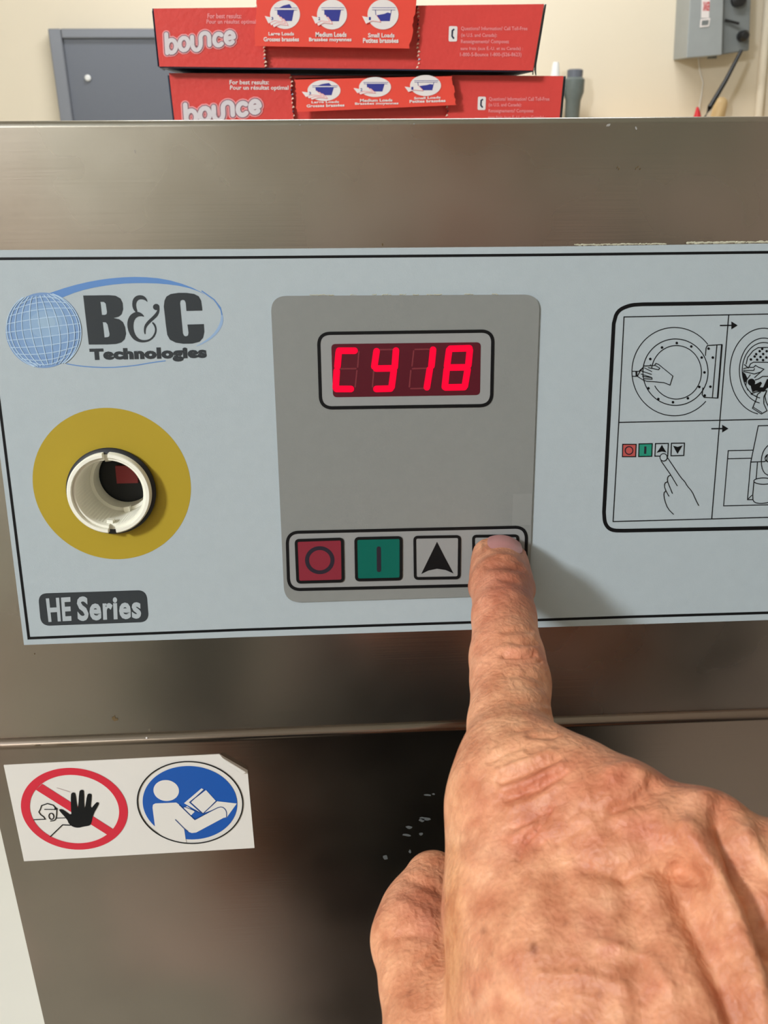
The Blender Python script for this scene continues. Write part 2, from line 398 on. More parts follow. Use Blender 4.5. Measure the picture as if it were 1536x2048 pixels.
# left rolled edge of the lower panel
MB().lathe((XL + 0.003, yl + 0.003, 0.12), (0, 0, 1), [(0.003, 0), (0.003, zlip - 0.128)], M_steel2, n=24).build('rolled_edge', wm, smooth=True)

# overlay film with its prints
ov = [(-52, 502), (0, 500), (480, 498), (1100, 493), (1536, 487), (1980, 481), (1930, 1228), (1536, 1240), (1260, 1249), (940, 1259.5), (480, 1274.5), (48, 1290)]
cp_hole = [proj(p) for p in hp]
a = Art(CP, 0.0004); a.fill([ov, cp_hole], M_overlay)
bd = [CP.at(x, y, 0.0004) for x, y in ov]; n = len(ov)
a.add(bd + [p - CN * 0.0004 for p in bd], [(i, (i + 1) % n, n + (i + 1) % n, n + i) for i in range(n)], M_overlay)
overlay = a.build('control_overlay', wm)
def P(name, art, label=None, parent=None): return art.build(name, parent if parent is not None else overlay, label=label)
a = Art(CP, 0.00043)
a.stroke([(-38, 519), (0, 517.5), (480, 515), (1100, 509.6), (1536, 504.5), (1960, 499)], 5.5, M_ink)
a.stroke([(-38, 518), (0, 816), (20, 975), (40, 1135), (58, 1279)], 5.5, M_ink)
a.stroke([(56, 1276.5), (480, 1259.7), (940, 1244.8), (1260, 1233.7), (1536, 1225.5), (1905, 1214)], 5.2, M_ink)
a.stroke([(1957, 498), (1903, 1215)], 5, M_ink)
P('border_line', a, 'thin black border line')
# yellow disc round the socket
a = Art(CP, 0.00043); a.fill([circ(CP, 224.5, 970.5, 158), [proj(p + CN * .0005) for p in hp]], M_yellow); P('yellow_disc', a, 'mustard yellow round film')
# badge
a = Art(CP, 0.00043); a.fill(rrect([(76, 1187), (293, 1180), (298, 1244), (82, 1252)], 17), M_ink2)
a.dh = 0.00005; a.text('HE', [(91.5, 1197), (141, 1194), (143, 1241.5), (97, 1244)], M_badge_t, bold=0.03)
a.text('Series', [(153, 1193), (281, 1190), (282.5, 1237), (155.5, 1242.5)], M_badge_t, bold=0.035, space=1.08)
P('series_badge', a, 'dark rounded badge reading HE Series')
# logo
a = Art(CP, 0.00045, T=(5.12, 160, 570))
Bo = [(32, 108), (300, 104), (365, 110), (415, 138), (437, 185), (441, 250), (425, 300), (395, 325), (345, 338), (400, 350), (440, 380), (462, 430), (471, 500), (458, 555), (425, 587), (370, 604), (280, 609), (90, 610)]
a.fill([Bo, [(208, 172), (245, 174), (263, 192), (276, 275), (272, 298), (255, 306), (224, 306)], [(232, 380), (265, 383), (282, 405), (302, 500), (300, 522), (286, 533), (250, 537)]], M_ink2)
Co = [(865, 160), (885, 118), (930, 92), (1010, 80), (1090, 80), (1170, 92), (1215, 115), (1240, 160), (1253, 262), (1090, 266), (1082, 180), (1070, 157), (1050, 152), (1030, 160), (1024, 185), (1053, 495), (1066, 520), (1085, 526), (1105, 517), (1111, 490), (1100, 405), (1268, 400), (1273, 480), (1260, 540), (1225, 580), (1150, 600), (1060, 602), (980, 590), (920, 560), (893, 510), (880, 420), (858, 220)]
a.fill(Co, M_ink2)
a.fill(smooth_pts([(693, 178), (682, 140), (655, 112), (615, 102), (570, 113), (540, 148), (533, 205), (545, 250), (572, 282), (590, 272), (578, 240), (572, 200), (582, 165), (607, 147), (640, 146), (668, 156)], 1, True), M_ink2)
a.fill(smooth_pts([(664, 327), (630, 288), (590, 272), (550, 282), (510, 312), (487, 362), (483, 420), (500, 490), (540, 552), (590, 582), (650, 590), (710, 576), (757, 540), (782, 490), (785, 440), (770, 400), (745, 376), (735, 388), (755, 412), (769, 450), (763, 490), (738, 533), (700, 560), (650, 566), (605, 553), (570, 518), (548, 460), (545, 400), (560, 350), (590, 324), (625, 318)], 1, True), M_ink2)
a.fill(smooth_pts([(806, 205), (815, 240), (810, 280), (795, 315), (760, 350), (712, 392), (680, 430), (670, 470), (672, 502), (660, 505), (652, 460), (660, 412), (690, 370), (740, 325), (775, 288), (795, 250)], 1, True), M_ink2)
a.fill(ell(780, 225, 33, 32, n=20), M_ink2)
a.T = (1, 0, 0)
a.text('Technologies', [(178.5, 697.5), (412.5, 693), (414, 722), (181, 726.5)], M_ink2, bold=0.065, space=1.08)
P('logo_lettering', a, 'charcoal letters of the maker logo')
a = Art(CP, 0.00043, T=(3.2, 0, 480))
up_o = [(300, 345), (450, 295), (600, 260), (750, 240), (900, 235), (1050, 248), (1200, 290), (1320, 350), (1400, 420), (1425, 475)]
up_i = [(1415, 455), (1370, 388), (1290, 335), (1180, 298), (1040, 279), (900, 275), (760, 280), (620, 300), (500, 328), (390, 372)]
a.fill(smooth_pts(up_o, 1) + smooth_pts(up_i, 1), M_blue)
a.fill(smooth_pts([(1400, 420), (1428, 480), (1429, 530), (1410, 572), (1370, 620), (1310, 660), (1240, 688), (1302, 652), (1360, 608), (1398, 555), (1416, 500), (1412, 450)], 1, True), M_blue2)
a.stroke(smooth_pts([(425, 792), (480, 802), (560, 812), (700, 817), (850, 806), (980, 783), (1060, 773)], 1), 1.9, M_blue)
a.stroke([(1290, 325), (1370, 382), (1410, 432), (1421, 480)], 2.2, M_blue); P('logo_swoosh', a, 'blue oval swoosh')
a = Art(CP, 0.00045)
gx, gy, gr = 87, 660.5, 75.5
gpts = ell(gx, gy, gr, gr, n=72); a.fill(gpts, M_gl[0])
for i in range(1, 5): a.dh = 0.00001 * i; a.fill(ell(gx + i * 1.5, gy - i * 4, gr * (1 - .2 * i) + 3, gr * (0.96 - .2 * i), n=40), M_gl[i])
a.dh = 0.00005
rot = math.radians(-7)
def G(x, y):                       # unit disc to the globe
    c_, s_ = math.cos(rot), math.sin(rot); X, Y = x * c_ - y * s_, x * s_ + y * c_
    return (gx + X * gr, gy + Y * gr)
for la in (-62, -48, -34, -19, -4, 10, 24, 38, 52, 66):
    s_ = math.sin(math.radians(la)); cl = math.cos(math.radians(la * 0.93))
    a.stroke([G(cl * t, s_ * (0.86 + 0.14 * (1 - t * t))) for t in np.linspace(-1, 1, 21)], 1.7, M_glw)
for lo in (-76, -62, -48, -34, -19, -5, 9, 24, 39, 54, 68, 80):
    s_ = math.sin(math.radians(lo))
    a.stroke([G(s_ * math.sqrt(max(0, 1 - t * t * .96)) + 0.05 * t, t) for t in np.linspace(-.93, .93, 25)], 1.7, M_glw)
P('logo_globe', a, 'pale blue globe with white grid')

# socket of the missing stop button
b = MB(); C0 = hole_c
b.lathe(C0, CN, [(0.0108, -0.004), (0.0108, 0.0004), (0.0116, 0.0006), (0.0117, 0.0016), (0.0112, 0.0022), (0.0102, 0.0024), (0.0102, -0.004)], M_gasket, n=64, close=True)
sk = b.build('button_socket', wm, smooth=True, label='open round socket with black gasket where a button is missing')
# ring in four quarters with notches at top and bottom
b = MB()
for s0, s1 in ((4, 174), (186, 356)):
    # lathe angle 0 lies along u = ax x X
    b.lathe(C0, CN, [(0.0108, -0.018), (0.0108, 0.0042), (0.0105, 0.0046), (0.0097, 0.0046), (0.0095, 0.0042), (0.0095, 0.0036), (0.0089, 0.0036), (0.0087, 0.0032), (0.0086, -0.018)], M_white_pl, n=48, a0=math.radians(s0), a1=math.radians(s1), close=True)
b.lathe(C0, CN, [(0.0107, -0.018), (0.0107, 0.0022), (0.0087, 0.0022), (0.0086, -0.018)], M_white_pl, n=64, close=True)
b.lathe(C0, CN, [(0.0086, -0.0105), (0.0078, -0.011), (0.0076, -0.0165), (0.0088, -0.0166)], M_white_pl, n=48, close=True)
b.build('threaded_ring', sk, smooth=True, label='ivory plastic ring with notches')
b = MB()
for ang, rr, hh in ((-82, .0079, -.010), (-97, .0085, .001), (95, .0083, -.002)):
    t = math.radians(ang); d = np.array([1, 0, 0.]) * math.cos(t) + CU * math.sin(t); s_ = np.cross(CN, d)
    R = np.array([s_, d, CN]).T; b.box((-.0008, -.0007, -.001), (.0008, .0007, .001), M_white_pl, R, C0 + d * rr + CN * hh)
b.build('locating_tab', sk)
b = MB(); b.lathe(C0 - CN * 0.0172, CN, [(0.0, 0), (0.0086, 0)], M_dark, n=40); b.lathe(C0 - CN * 0.019, CN, [(0.0086, 0), (0.0108, 0.002)], M_dark, n=40); b.build('socket_floor', sk)
b = MB(); R = np.array([[1, 0, 0], CU, CN]).T; b.box((-.0027, -.0020, 0), (.0032, .0030, .0012), M_redblk, R, C0 - CN * 0.0171); b.build('contact_block', sk, label='dark red contact block deep inside')

# keypad film
K = rrect([(541, 592), (1080, 589), (1058, 1190), (569, 1205.5)], 30)
a = Art(CP, 0.0010); a.fill(K, M_keypad)
e = [CP.at(x, y, 0.001) for x, y in K]; n = len(K); a.add(e + [p - CN * 0.0006 for p in e], [(i, (i + 1) % n, n + (i + 1) % n, n + i) for i in range(n)], M_keypad_l)
kp = a.build('keypad_panel', wm, label='taupe grey keypad film with rounded corners')
a = Art(CP, 0.0011)
fr = [(637, 667), (986, 662), (983, 811), (641.5, 816)]
a.fill(rrect(fr, 22), M_keypad_l); a.dh = .00004; a.stroke(rrect(fr, 22), 6.6, M_ink, closed=True)
P('display_frame', a, 'black rounded outline', kp)
a = Art(CP, 0.00118); a.fill(rrect([(662.5, 688), (961.5, 684.5), (960, 790), (666, 794.5)], 8), M_win); P('display_window', a, 'dark red display window', kp)
Z6 = (4.042, 620, 650)
digs = []
SEG = {'C': dict(a=((235, 208), (360, 208)), f=((232, 222), (222, 335)), e=((216, 372), (208, 505)), d=((215, 517), (330, 517)), b=((395, 215), (385, 340)), c=((380, 370), (365, 500)), g=((250, 355), (370, 352))),
       'y': dict(f=((538, 212), (520, 335)), g=((535, 352), (670, 350)), b=((695, 207), (685, 340)), c=((677, 370), (660, 500)), d=((537, 517), (650, 514)), a=((560, 200), (670, 198)), e=((515, 375), (505, 500))),
       '1': dict(b=((995, 200), (982, 330)), c=((968, 360), (945, 503)), a=((850, 198), (960, 195)), f=((838, 210), (825, 330)), g=((830, 353), (945, 350)), e=((815, 370), (803, 500)), d=((815, 515), (920, 512))),
       '8': dict(a=((1135, 192), (1288, 188)), f=((1125, 203), (1108, 330)), b=((1292, 203), (1280, 325)), g=((1120, 344), (1265, 342)), e=((1105, 360), (1090, 500)), c=((1274, 360), (1252, 492)), d=((1097, 505), (1245, 502)))}
LIT = {'C': 'afed', 'y': 'fgbcd', '1': 'bc', '8': 'abcdefg'}
for ch in 'Cy18':
    a = Art(CP, 0.00122, Z6)
    for s_, (p, q) in SEG[ch].items():
        lit = s_ in LIT[ch]; a.dh = 0.00003 if lit else 0
        a.caps(p, q, 13.4 if lit else 3.2, M_led if lit else M_ledoff)
    P('display_digit', a, 'glowing red segments forming %s' % ch, kp)
a = Art(CP, 0.0011); fr = [(574, 1065), (1053, 1054), (1051, 1168.5), (577.5, 1179.5)]
a.fill(rrect(fr, 22), M_keypad_l); a.dh = .00004; a.stroke(rrect(fr, 22), 6.2, M_ink, closed=True); P('button_frame', a, 'black rounded outline round the four buttons', kp)
BT = [([(592, 1081), (684.5, 1078), (686, 1162), (595.5, 1164.5)], M_bred, 'red stop button with a circle'), ([(711.5, 1077), (802, 1075), (802, 1158), (713, 1160)], M_bgreen, 'green start button with a bar'),
      ([(829.5, 1074.5), (919, 1073), (918, 1155.5), (830.5, 1157)], M_keypad_l, 'grey button with an upward arrow'), ([(947, 1072.5), (1035.5, 1071.5), (1034, 1153), (948, 1154.5)], M_keypad_l, 'grey button with a downward arrow under the fingertip')]
for i, (q, mm, lab) in enumerate(BT):
    a = Art(CP, 0.00135); a.fill(rrect(q, 6), mm)
    e = [CP.at(x, y, .00135) for x, y in rrect(q, 6)]; n = len(e); a.add(e + [p - CN * .0003 for p in e], [(k, (k + 1) % n, n + (k + 1) % n, n + k) for k in range(n)], M_ink)
    a.dh = .00004; a.stroke(rrect(q, 6), 5.8, M_ink, closed=True)
    if i == 0: a.fill([circ(CP, 639.5, 1120.5, 29.5, 48), circ(CP, 639.5, 1120.5, 21.5, 48)], M_binkr)
    if i == 1: a.caps((757.5, 1097), (758, 1140), 8.5, M_binkr)
    if i == 2: a.fill([(874, 1083.5), (890, 1115), (907, 1147), (891, 1140), (874, 1137.5), (857, 1141), (842.5, 1148)], M_ink)
    if i == 3: a.fill([(991, 1146), (978, 1116), (963, 1087), (977, 1092), (991, 1094), (1006, 1092), (1019, 1087)], M_ink)
    P('button', a, lab, kp)
a = Art(CP, 0.00105); a.fill([(1026, 988), (1065, 987), (1062, 1050), (1024, 1051)], mat('tape_residue', (135, 136, 131), 0.4)); P('tape_patch', a, 'small paler rectangle of tape residue', kp)

# instruction picture
ip = Art(CP, 0.00045, T=(3.792, 1180, 560))
ip.stroke([(2190, 155), (1350, 168), (900, 177)] + smooth_pts([(400, 184), (300, 190), (205, 235), (180, 330)], 2) + [(150, 900), (120, 1500)] + smooth_pts([(106, 1760), (112, 1850), (160, 1900), (260, 1901)], 2) + [(900, 1889), (1350, 1880), (2150, 1864)] + smooth_pts([(2150, 1864), (2225, 1850), (2240, 1770), (2262, 1400), (2285, 300), (2275, 180), (2190, 155)], 2)[1:-1], 7.5, M_ink, closed=True)
ip.stroke([(2200, 238), (2165, 1100), (2150, 1780)], 2.1, M_ink)
T1 = 2.1
ip.stroke([(2200, 238), (1350, 258), (258, 280), (218, 1080), (175, 1832), (923, 1812), (1350, 1800), (2150, 1780)], T1, M_ink)
ip.stroke([(1052, 266), (985, 1060), (923, 1812)], T1, M_ink); ip.stroke([(218, 1080), (1350, 1056), (2150, 1040)], T1, M_ink)
for (x0, x1, y) in ((985, 1120, 344), (920, 1050, 1127)):
    ip.stroke([(x0, y + 1), (x1 - 45, y)], 2.6, M_ink); ip.fill([(x1 - 48, y - 30), (x1, y), (x1 - 48, y + 30)], M_ink)
P('instruction_frame', ip, 'black framed instruction picture grid')
ip = Art(CP, 0.00045, T=(3.792, 1180, 560))
ip.stroke(ell(640, 695, 322, 335, -38, -318, 60), 1.8, M_ink)
ip.stroke(ell(648, 699, 247, 252, -62, -304, 60), 1.9, M_ink); ip.stroke(ell(648, 699, 247, 252, -62, 60, 30), 1.9, M_ink)
ip.stroke(ell(655, 700, 190, 203, 150, -172, 60), 1.8, M_ink)
for dx, dy in ((658, 478), (768, 504), (847, 588), (868, 701), (829, 811), (742, 897), (629, 927), (518, 903), (443, 821), (457, 599), (546, 512), (899, 520), (931, 588), (913, 809), (870, 876)):
    ip.fill(ell(dx, dy, 10, 10, n=14), M_ink)
ip.stroke(smooth_pts([(875, 575), (880, 515), (890, 497), (1000, 489), (968, 895), (865, 890), (850, 870), (856, 815)], 0), 1.8, M_ink); ip.stroke([(962, 494), (928, 890)], 1.8, M_ink)
ip.stroke([(1000, 489), (968, 895)], 3.2, M_ink)
ip.fill([(345, 690), (358, 690), (358, 730), (345, 730)], M_ink); ip.stroke([(318, 692), (370, 692), (400, 665)], 1.6, M_ink); ip.stroke([(318, 730), (365, 730)], 1.6, M_ink)
hand = [(358, 730), (400, 757), (430, 768), (470, 770), (560, 778), (607, 797), (628, 728), (520, 640), (500, 632), (488, 648), (405, 652), (402, 665), (380, 690), (358, 730)]
ip.stroke(hand, 1.6, M_ink)
for l in ([(410, 665), (470, 695)], [(385, 688), (468, 716)], [(385, 712), (470, 740)], [(395, 730), (468, 740), (470, 752), (410, 748)], [(490, 645), (528, 668), (520, 680), (480, 672), (440, 664)], [(405, 652), (455, 650), (460, 640)]): ip.stroke(l, 1.6, M_ink)
P('door_picture', ip, 'line drawing of a hand on a round machine door')
ip = Art(CP, 0.00045, T=(7.877, 1440, 560))
for cx, cy, rx, ry in ((690, 1440, 535, 680), (690, 1430, 385, 515), (690, 1425, 340, 440)):
    ip.stroke(ell(cx, cy, rx, ry, 100, 320, 50), 1.8, M_ink)
ip.stroke([(410, 1330), (435, 1220), (520, 1115), (600, 1065), (900, 1060)], 1.8, M_ink)
ip.stroke([(380, 1330), (450, 1390)], 2, M_ink); ip.stroke([(455, 1370), (480, 1320), (530, 1295), (900, 1298)], 1.8, M_ink)
for dx, dy in ((665, 1085), (625, 1122), (570, 1168), (680, 1166), (545, 1205), (638, 1212), (487, 1252), (585, 1255), (735, 1122), (730, 1220), (678, 1262)): ip.fill(ell(dx, dy, 20, 20, n=14), M_ink)
ip.stroke([(365, 1400), (440, 1375), (530, 1375), (560, 1345), (600, 1370), (690, 1405), (640, 1450), (540, 1480), (365, 1440)], 1.7, M_ink)
ip.stroke([(365, 1425), (530, 1425), (545, 1390)], 1.6, M_ink)
ip.stroke([(550, 1575), (600, 1560), (670, 1518), (900, 1520)], 1.7, M_ink); ip.stroke([(540, 1540), (640, 1450)], 1.6, M_ink)
ip.fill([(350, 1440), (400, 1480), (435, 1560), (400, 1610), (375, 1600), (352, 1520)], M_ink); ip.stroke([(480, 1490), (420, 1570), (405, 1660), (440, 1740)], 1.6, M_ink)
ip.fill(ell(495, 1610, 58, 56), M_ink); ip.fill([(480, 1640), (560, 1640), (640, 1600), (662, 1625), (625, 1690), (680, 1690), (740, 1560), (900, 1530), (900, 1680), (740, 1700), (690, 1760), (560, 1745), (510, 1770), (490, 1700)], M_ink)
ip.stroke([(480, 1795), (560, 1765), (740, 1740)], 1.7, M_ink); ip.stroke([(485, 1795), (570, 1830)], 1.6, M_ink)
ip.stroke([(640, 1765), (590, 1800), (570, 1880), (510, 2020), (650, 2110), (740, 2060), (690, 1950), (690, 1840), (735, 1745)], 1.7, M_ink)
ip.stroke([(520, 2000), (660, 2090)], 1.6, M_ink); ip.stroke([(735, 1745), (705, 1830), (730, 1930), (800, 2060), (900, 2040)], 1.7, M_ink)
P('loading_picture', ip, 'line drawing of laundry in an open drum')
ip = Art(CP, 0.00045, T=(3.792, 1180, 560))
for q, mm, sy in (([(248, 1246), (350, 1246), (346, 1340), (246, 1340)], mat('pale_red_ink', (176, 78, 72), .5), 'o'), ([(372, 1243), (472, 1241), (468, 1337), (369, 1339)], mat('green_ink', (32, 134, 108), .5), 'i'), ([(496, 1241), (594, 1239), (589, 1335), (492, 1336)], None, 'u'), ([(617, 1238), (716, 1237), (711, 1331), (614, 1333)], None, 'd')):
    if mm: ip.fill(q, mm)
    ip.dh = .00004; ip.stroke(q, 2.0, M_ink, closed=True); ip.dh = .00004
    if sy == 'o': ip.fill([ell(296, 1293, 33, 33), ell(296, 1293, 25, 25)], M_binkr)
    if sy == 'i': ip.fill([(412, 1262), (428, 1262), (426, 1318), (410, 1318)], M_binkr)
    if sy == 'u': ip.fill([(545, 1250), (562, 1280), (580, 1308), (545, 1300), (504, 1310), (526, 1282)], M_ink)
    if sy == 'd': ip.fill([(663, 1318), (645, 1286), (630, 1256), (665, 1266), (702, 1254), (682, 1286)], M_ink)
    ip.dh = 0
ip.dh = .00006
ip.fill(ell(558, 1345, 27, 27), M_overlay); ip.stroke(ell(558, 1345, 27, 28), 1.8, M_ink, closed=True)
ip.stroke([(537, 1370), (610, 1475), (662, 1562)], 1.7, M_ink); ip.stroke(smooth_pts([(582, 1340), (640, 1425), (690, 1500), (720, 1530), (735, 1560), (775, 1605), (800, 1665), (825, 1712)], 1), 1.8, M_ink)
ip.stroke(smooth_pts([(612, 1478), (590, 1490), (585, 1520), (600, 1560), (625, 1620)], 1), 1.7, M_ink); ip.stroke(smooth_pts([(588, 1530), (565, 1540), (565, 1580), (598, 1640)], 1), 1.7, M_ink)
ip.stroke(smooth_pts([(575, 1600), (558, 1615), (565, 1670), (590, 1735), (634, 1778)], 1), 1.7, M_ink)
P('button_picture', ip, 'line drawing of a finger pressing small buttons')
ip = Art(CP, 0.00045, T=(7.877, 1400, 820))
ip.stroke([(840, 632), (445, 640), (372, 1510), (1071, 1494), (1500, 1486)], 1.9, M_ink); ip.stroke([(440, 768), (810, 760)], 1.9, M_ink)
ip.stroke([(1500, 236), (918, 248), (800, 820), (748, 1412), (830, 1412)], 1.9, M_ink); ip.stroke([(805, 820), (1020, 812), (1060, 780)], 2, M_ink); ip.stroke([(905, 825), (885, 1080)], 1.9, M_ink)
ip.stroke(smooth_pts([(1160, 500), (1071, 555), (1000, 640), (965, 760), (970, 900), (1010, 990), (1071, 1030), (1160, 1060)], 1), 1.9, M_ink)
ip.stroke(ell(1085, 760, 60, 60, n=24), 1.8, M_ink, closed=True); ip.stroke([(1020, 760), (1060, 720), (1050, 800), (1090, 830)], 1.8, M_ink)
ip.stroke(ell(1000, 1120, 152, 50, n=36), 1.9, M_ink, closed=True); ip.stroke(smooth_pts([(850, 1125), (825, 1400), (860, 1460), (960, 1475), (1071, 1460), (1150, 1430)], 1), 1.9, M_ink)
ip.stroke([(760, 1400), (820, 1340)], 1.8, M_ink)
P('dosing_picture', ip, 'line drawing of a cup and a soap box')

# dried glue along the film edges
random.seed(4)
b = MB()
def bead(b, pl, x0, x1, yf, w_, m, h=0.0004, step=3.0):
    x = x0
    while x < x1:
        r0 = random.uniform(.5, 1.0) * w_; y = yf(x) + random.uniform(-.8, .8)
        c = pl.at(x, y, h); px = np.linalg.norm(pl.at(x + 1, y) - pl.at(x, y)); k = len(b.v)
        rx_, rz_ = r0 * px * random.uniform(1.0, 2.2), r0 * px * .8
        top_ = [c + np.array([1, 0, 0]) * rx_ * math.cos(t) + CU * rz_ * math.sin(t) for t in np.linspace(0, 2 * math.pi, 7)[:-1]]
        b.add(top_ + [c + pl.n * .0002], [(i, (i + 1) % 6, 6) for i in range(6)], m); x += step * random.uniform(.7, 1.5)
bead(b, CP, 1150, 1333, lambda x: 490.5 - (x - 1100) * .013, 2.4, M_glue, step=2.2)
bead(b, CP, 1376, 1545, lambda x: 485.5 - (x - 1376) * .010, 3.2, M_glue, step=2.2)
for x0, x1 in ((620, 668), (702, 712), (745, 752), (765, 782), (800, 812), (826, 836), (855, 886), (930, 945), (985, 996)):
    bead(b, CP, x0, x1, lambda x: 590 - (x - 620) * .004, 1.5, M_glue, h=.0011, step=2)
o = b.build('dried_glue', wm, smooth=True, label='crumbly cream glue residue along the film edges'); o['kind'] = 'stuff'
# water marks and scuffs
M_scuff = mat('pale_scuff', (150, 146, 138), 0.6)
M_mark = mat('water_mark', (84, 86, 85), 0.5)
M_rust = mat('brown_speck', (96, 76, 44), 0.7)
b = MB()
def blob(b, pl, x, y, rx, ry, m, rot=0, h=.0001):
    pts = [(x + (rx * math.cos(t) * math.cos(rot) - ry * math.sin(t) * math.sin(rot)) * random.uniform(.6, 1.2), y + (rx * math.cos(t) * math.sin(rot) + ry * math.sin(t) * math.cos(rot)) * random.uniform(.6, 1.2)) for t in np.linspace(0, 2 * math.pi, 11)[:-1]]
    a = [pl.at(px, py, h) for px, py in pts]; b.add(a, [tuple(range(10))], m)
for x, y, rx, ry in ((855, 1590, 7, 2.5), (851, 1637, 13, 3.5), (843, 1640, 6, 4), (818, 1655, 8, 3), (814, 1670, 10, 2.5), (842, 1668, 4, 4), (771, 1715, 6, 5), (820, 1703, 3, 4), (867, 1588, 3, 2)): blob(b, LP, x, y, rx, ry, M_mark, rot=.1)
o = b.build('water_mark', wm, label='pale dried water spots beside the knuckles'); o['kind'] = 'stuff'
b = MB()
for x, y, rx, ry in ((1217, 250, 6, 3), (1272, 256, 2, 4), (600, 250, 2, 1), (828, 248, 2, 1.2), (270, 303, 1.5, 4)): blob(b, CP, x, y, rx, ry, M_scuff, rot=-.3)
blob(b, CP, 228, 1437, 5, 6, M_rust); blob(b, CP, 234, 1439, 3, 3, M_rust); blob(b, CP, 69, 1308, 1.2, 1.6, M_rust); blob(b, CP, 765, 489, 1.6, 3, M_rust)
for x in (1235, 1238, 1272, 1276, 1280): blob(b, CP, x, 332 + (x % 7), 1, 3, M_rust, rot=.5)
for x, y, l in ((75, 1491, 8), (130, 1490, 28)): blob(b, LP, x, y, l, .7, M_rust)
blob(b, LP, 293, 1476, 2.5, 2, M_prw)
o = b.build('surface_speck', wm, label='small specks and nicks on the steel'); o['kind'] = 'stuff'

# safety sticker
st = [(7.3, 1531), (439, 1509.4), (495, 1541.5), (509, 1696), (48, 1722.6)]
a = Art(LP, 0.0003); a.fill(st, M_sticker)
e = [LP.at(x, y, 0.0003) for x, y in st]; a.add(e + [p + np.array([0, .0003, 0]) for p in e], [(i, (i + 1) % 5, 5 + (i + 1) % 5, 5 + i) for i in range(5)], M_sticker)
stk = a.build('safety_sticker', wm, label='white safety sticker with a red and a blue round sign')
# curled corner
p0, p1 = LP.at(440, 1509.6, .0003), LP.at(495, 1541.8, .0003); q0, q1 = LP.at(447, 1518, .0022), LP.at(492, 1546, .0024); s0, s1 = LP.at(452, 1526, .0009), LP.at(484, 1548, .0009)
vs, fs = [], []
for i in range(9):
    t = i / 8; A_, B_, C_ = p0 * (1 - t) + p1 * t, q0 * (1 - t) + q1 * t, s0 * (1 - t) + s1 * t
    for j in range(6):
        u = j / 5; vs.append(A_ * (1 - u) ** 2 + B_ * 2 * u * (1 - u) + C_ * u * u)
for i in range(8):
    for j in range(5): fs.append((i * 6 + j, (i + 1) * 6 + j, (i + 1) * 6 + j + 1, i * 6 + j + 1))
MB().add(vs, fs, M_sticker).build('curled_corner', stk, smooth=True)
a = Art(LP, 0.0004, T=(5.486, 0, 1500))
oc = circ(LP, 149.3, 1619.5, 106.5); ic = circ(LP, 149.3, 1619.5, 89)
a.fill([oc, ic], M_sred, raw=True); a.fill([(462, 372), (1262, 882), (1200, 945), (390, 435)], M_sred)
a.dh = .00005
hd = [(645, 662), (652, 650), (672, 648), (700, 660), (785, 722), (778, 640), (776, 490), (790, 468), (812, 465), (828, 480), (846, 625), (857, 628), (868, 462), (880, 440), (905, 435), (922, 455), (923, 632), (934, 632), (955, 492), (975, 476), (1000, 482), (1006, 505), (990, 655), (1048, 582), (1068, 570), (1086, 582), (1080, 605), (1022, 705), (1005, 800), (985, 830), (920, 840), (860, 855), (800, 845), (755, 810), (735, 760)]
a.fill(smooth_pts(hd, 1, True), M_sblk)
a.stroke(smooth_pts([(370, 765), (495, 760), (480, 735), (445, 710), (425, 680), (440, 655), (455, 610), (520, 588), (580, 605), (610, 635), (630, 650)], 0), 1.9, M_sblk)
a.stroke([(485, 652), (612, 653)], 1.7, M_sblk); a.fill([(595, 625), (635, 650), (600, 660)], M_sblk)
a.stroke(smooth_pts([(622, 652), (618, 740), (600, 775), (550, 780)], 1), 1.9, M_sblk); a.stroke(ell(562, 728, 26, 34, n=24, rot=-10), 1.9, M_sblk, closed=True)
a.stroke([(620, 748), (735, 744)], 1.6, M_sblk); a.stroke([(550, 952), (685, 822), (775, 826)], 2, M_sblk)
a.stroke([(620, 415), (770, 462)], .6, M_prg)
P('prohibition_sign', a, 'red ringed no entry sign with a black hand', stk)
a = Art(LP, 0.0004, T=(5.12, 240, 1500))
a.fill([circ(LP, 380.5, 1607, 106.5), circ(LP, 380.5, 1607, 104.2)], M_sblk, raw=True)
bc = circ(LP, 380.3, 1607, 94.5); a.fill(bc, M_sblue, raw=True); a.dh = .00004
a.fill(ell(473, 415, 131, 107, n=48, rot=6), M_sticker)
low = [p for p in bc]                                   # trunk runs to the rim of the disc
tk = [(333, 590), (338, 560), (362, 547), (575, 538), (605, 558), (765, 715), (950, 618), (1020, 582), (1065, 592), (1095, 640), (1085, 690), (1060, 695), (780, 845), (735, 850), (700, 838), (655, 800), (678, 946), (600, 938), (520, 912), (440, 868), (362, 812)]
a.fill(tk, M_sticker)
a.fill([(678, 946), (655, 800), (440, 868), (355, 800), (440, 900), (560, 950)], M_sticker)
a.fill([(655, 545), (835, 392), (862, 408), (705, 535), (820, 638)], M_sticker); a.fill([(652, 592), (688, 574), (765, 632), (728, 668)], M_sticker)
a.fill([(862, 645), (988, 524), (1196, 548), (1090, 695), (1095, 640), (1065, 592), (1020, 582), (950, 612)], M_sticker)
a.dh = .00008; a.fill([(720, 535), (880, 410), (980, 520), (850, 652)], M_sticker)
a.stroke([(862, 405), (720, 535), (850, 652), (990, 522)], 1.8, M_line); a.stroke([(655, 580), (760, 620), (850, 652)], 1.4, M_line)
a.stroke(smooth_pts([(765, 715), (950, 615), (1020, 582), (1060, 588), (1092, 628), (1090, 690)], 1), 1.6, M_line)
a.stroke([(565, 712), (655, 802), (700, 838)], 1.6, M_line); a.stroke([(605, 560), (765, 715)], 1.3, M_line)
a.stroke(circ(LP, 380.5, 1607, 105.3), 2.3, M_sblk, closed=True, raw=True)
P('instruction_sign', a, 'blue round sign of a figure reading a manual', stk)

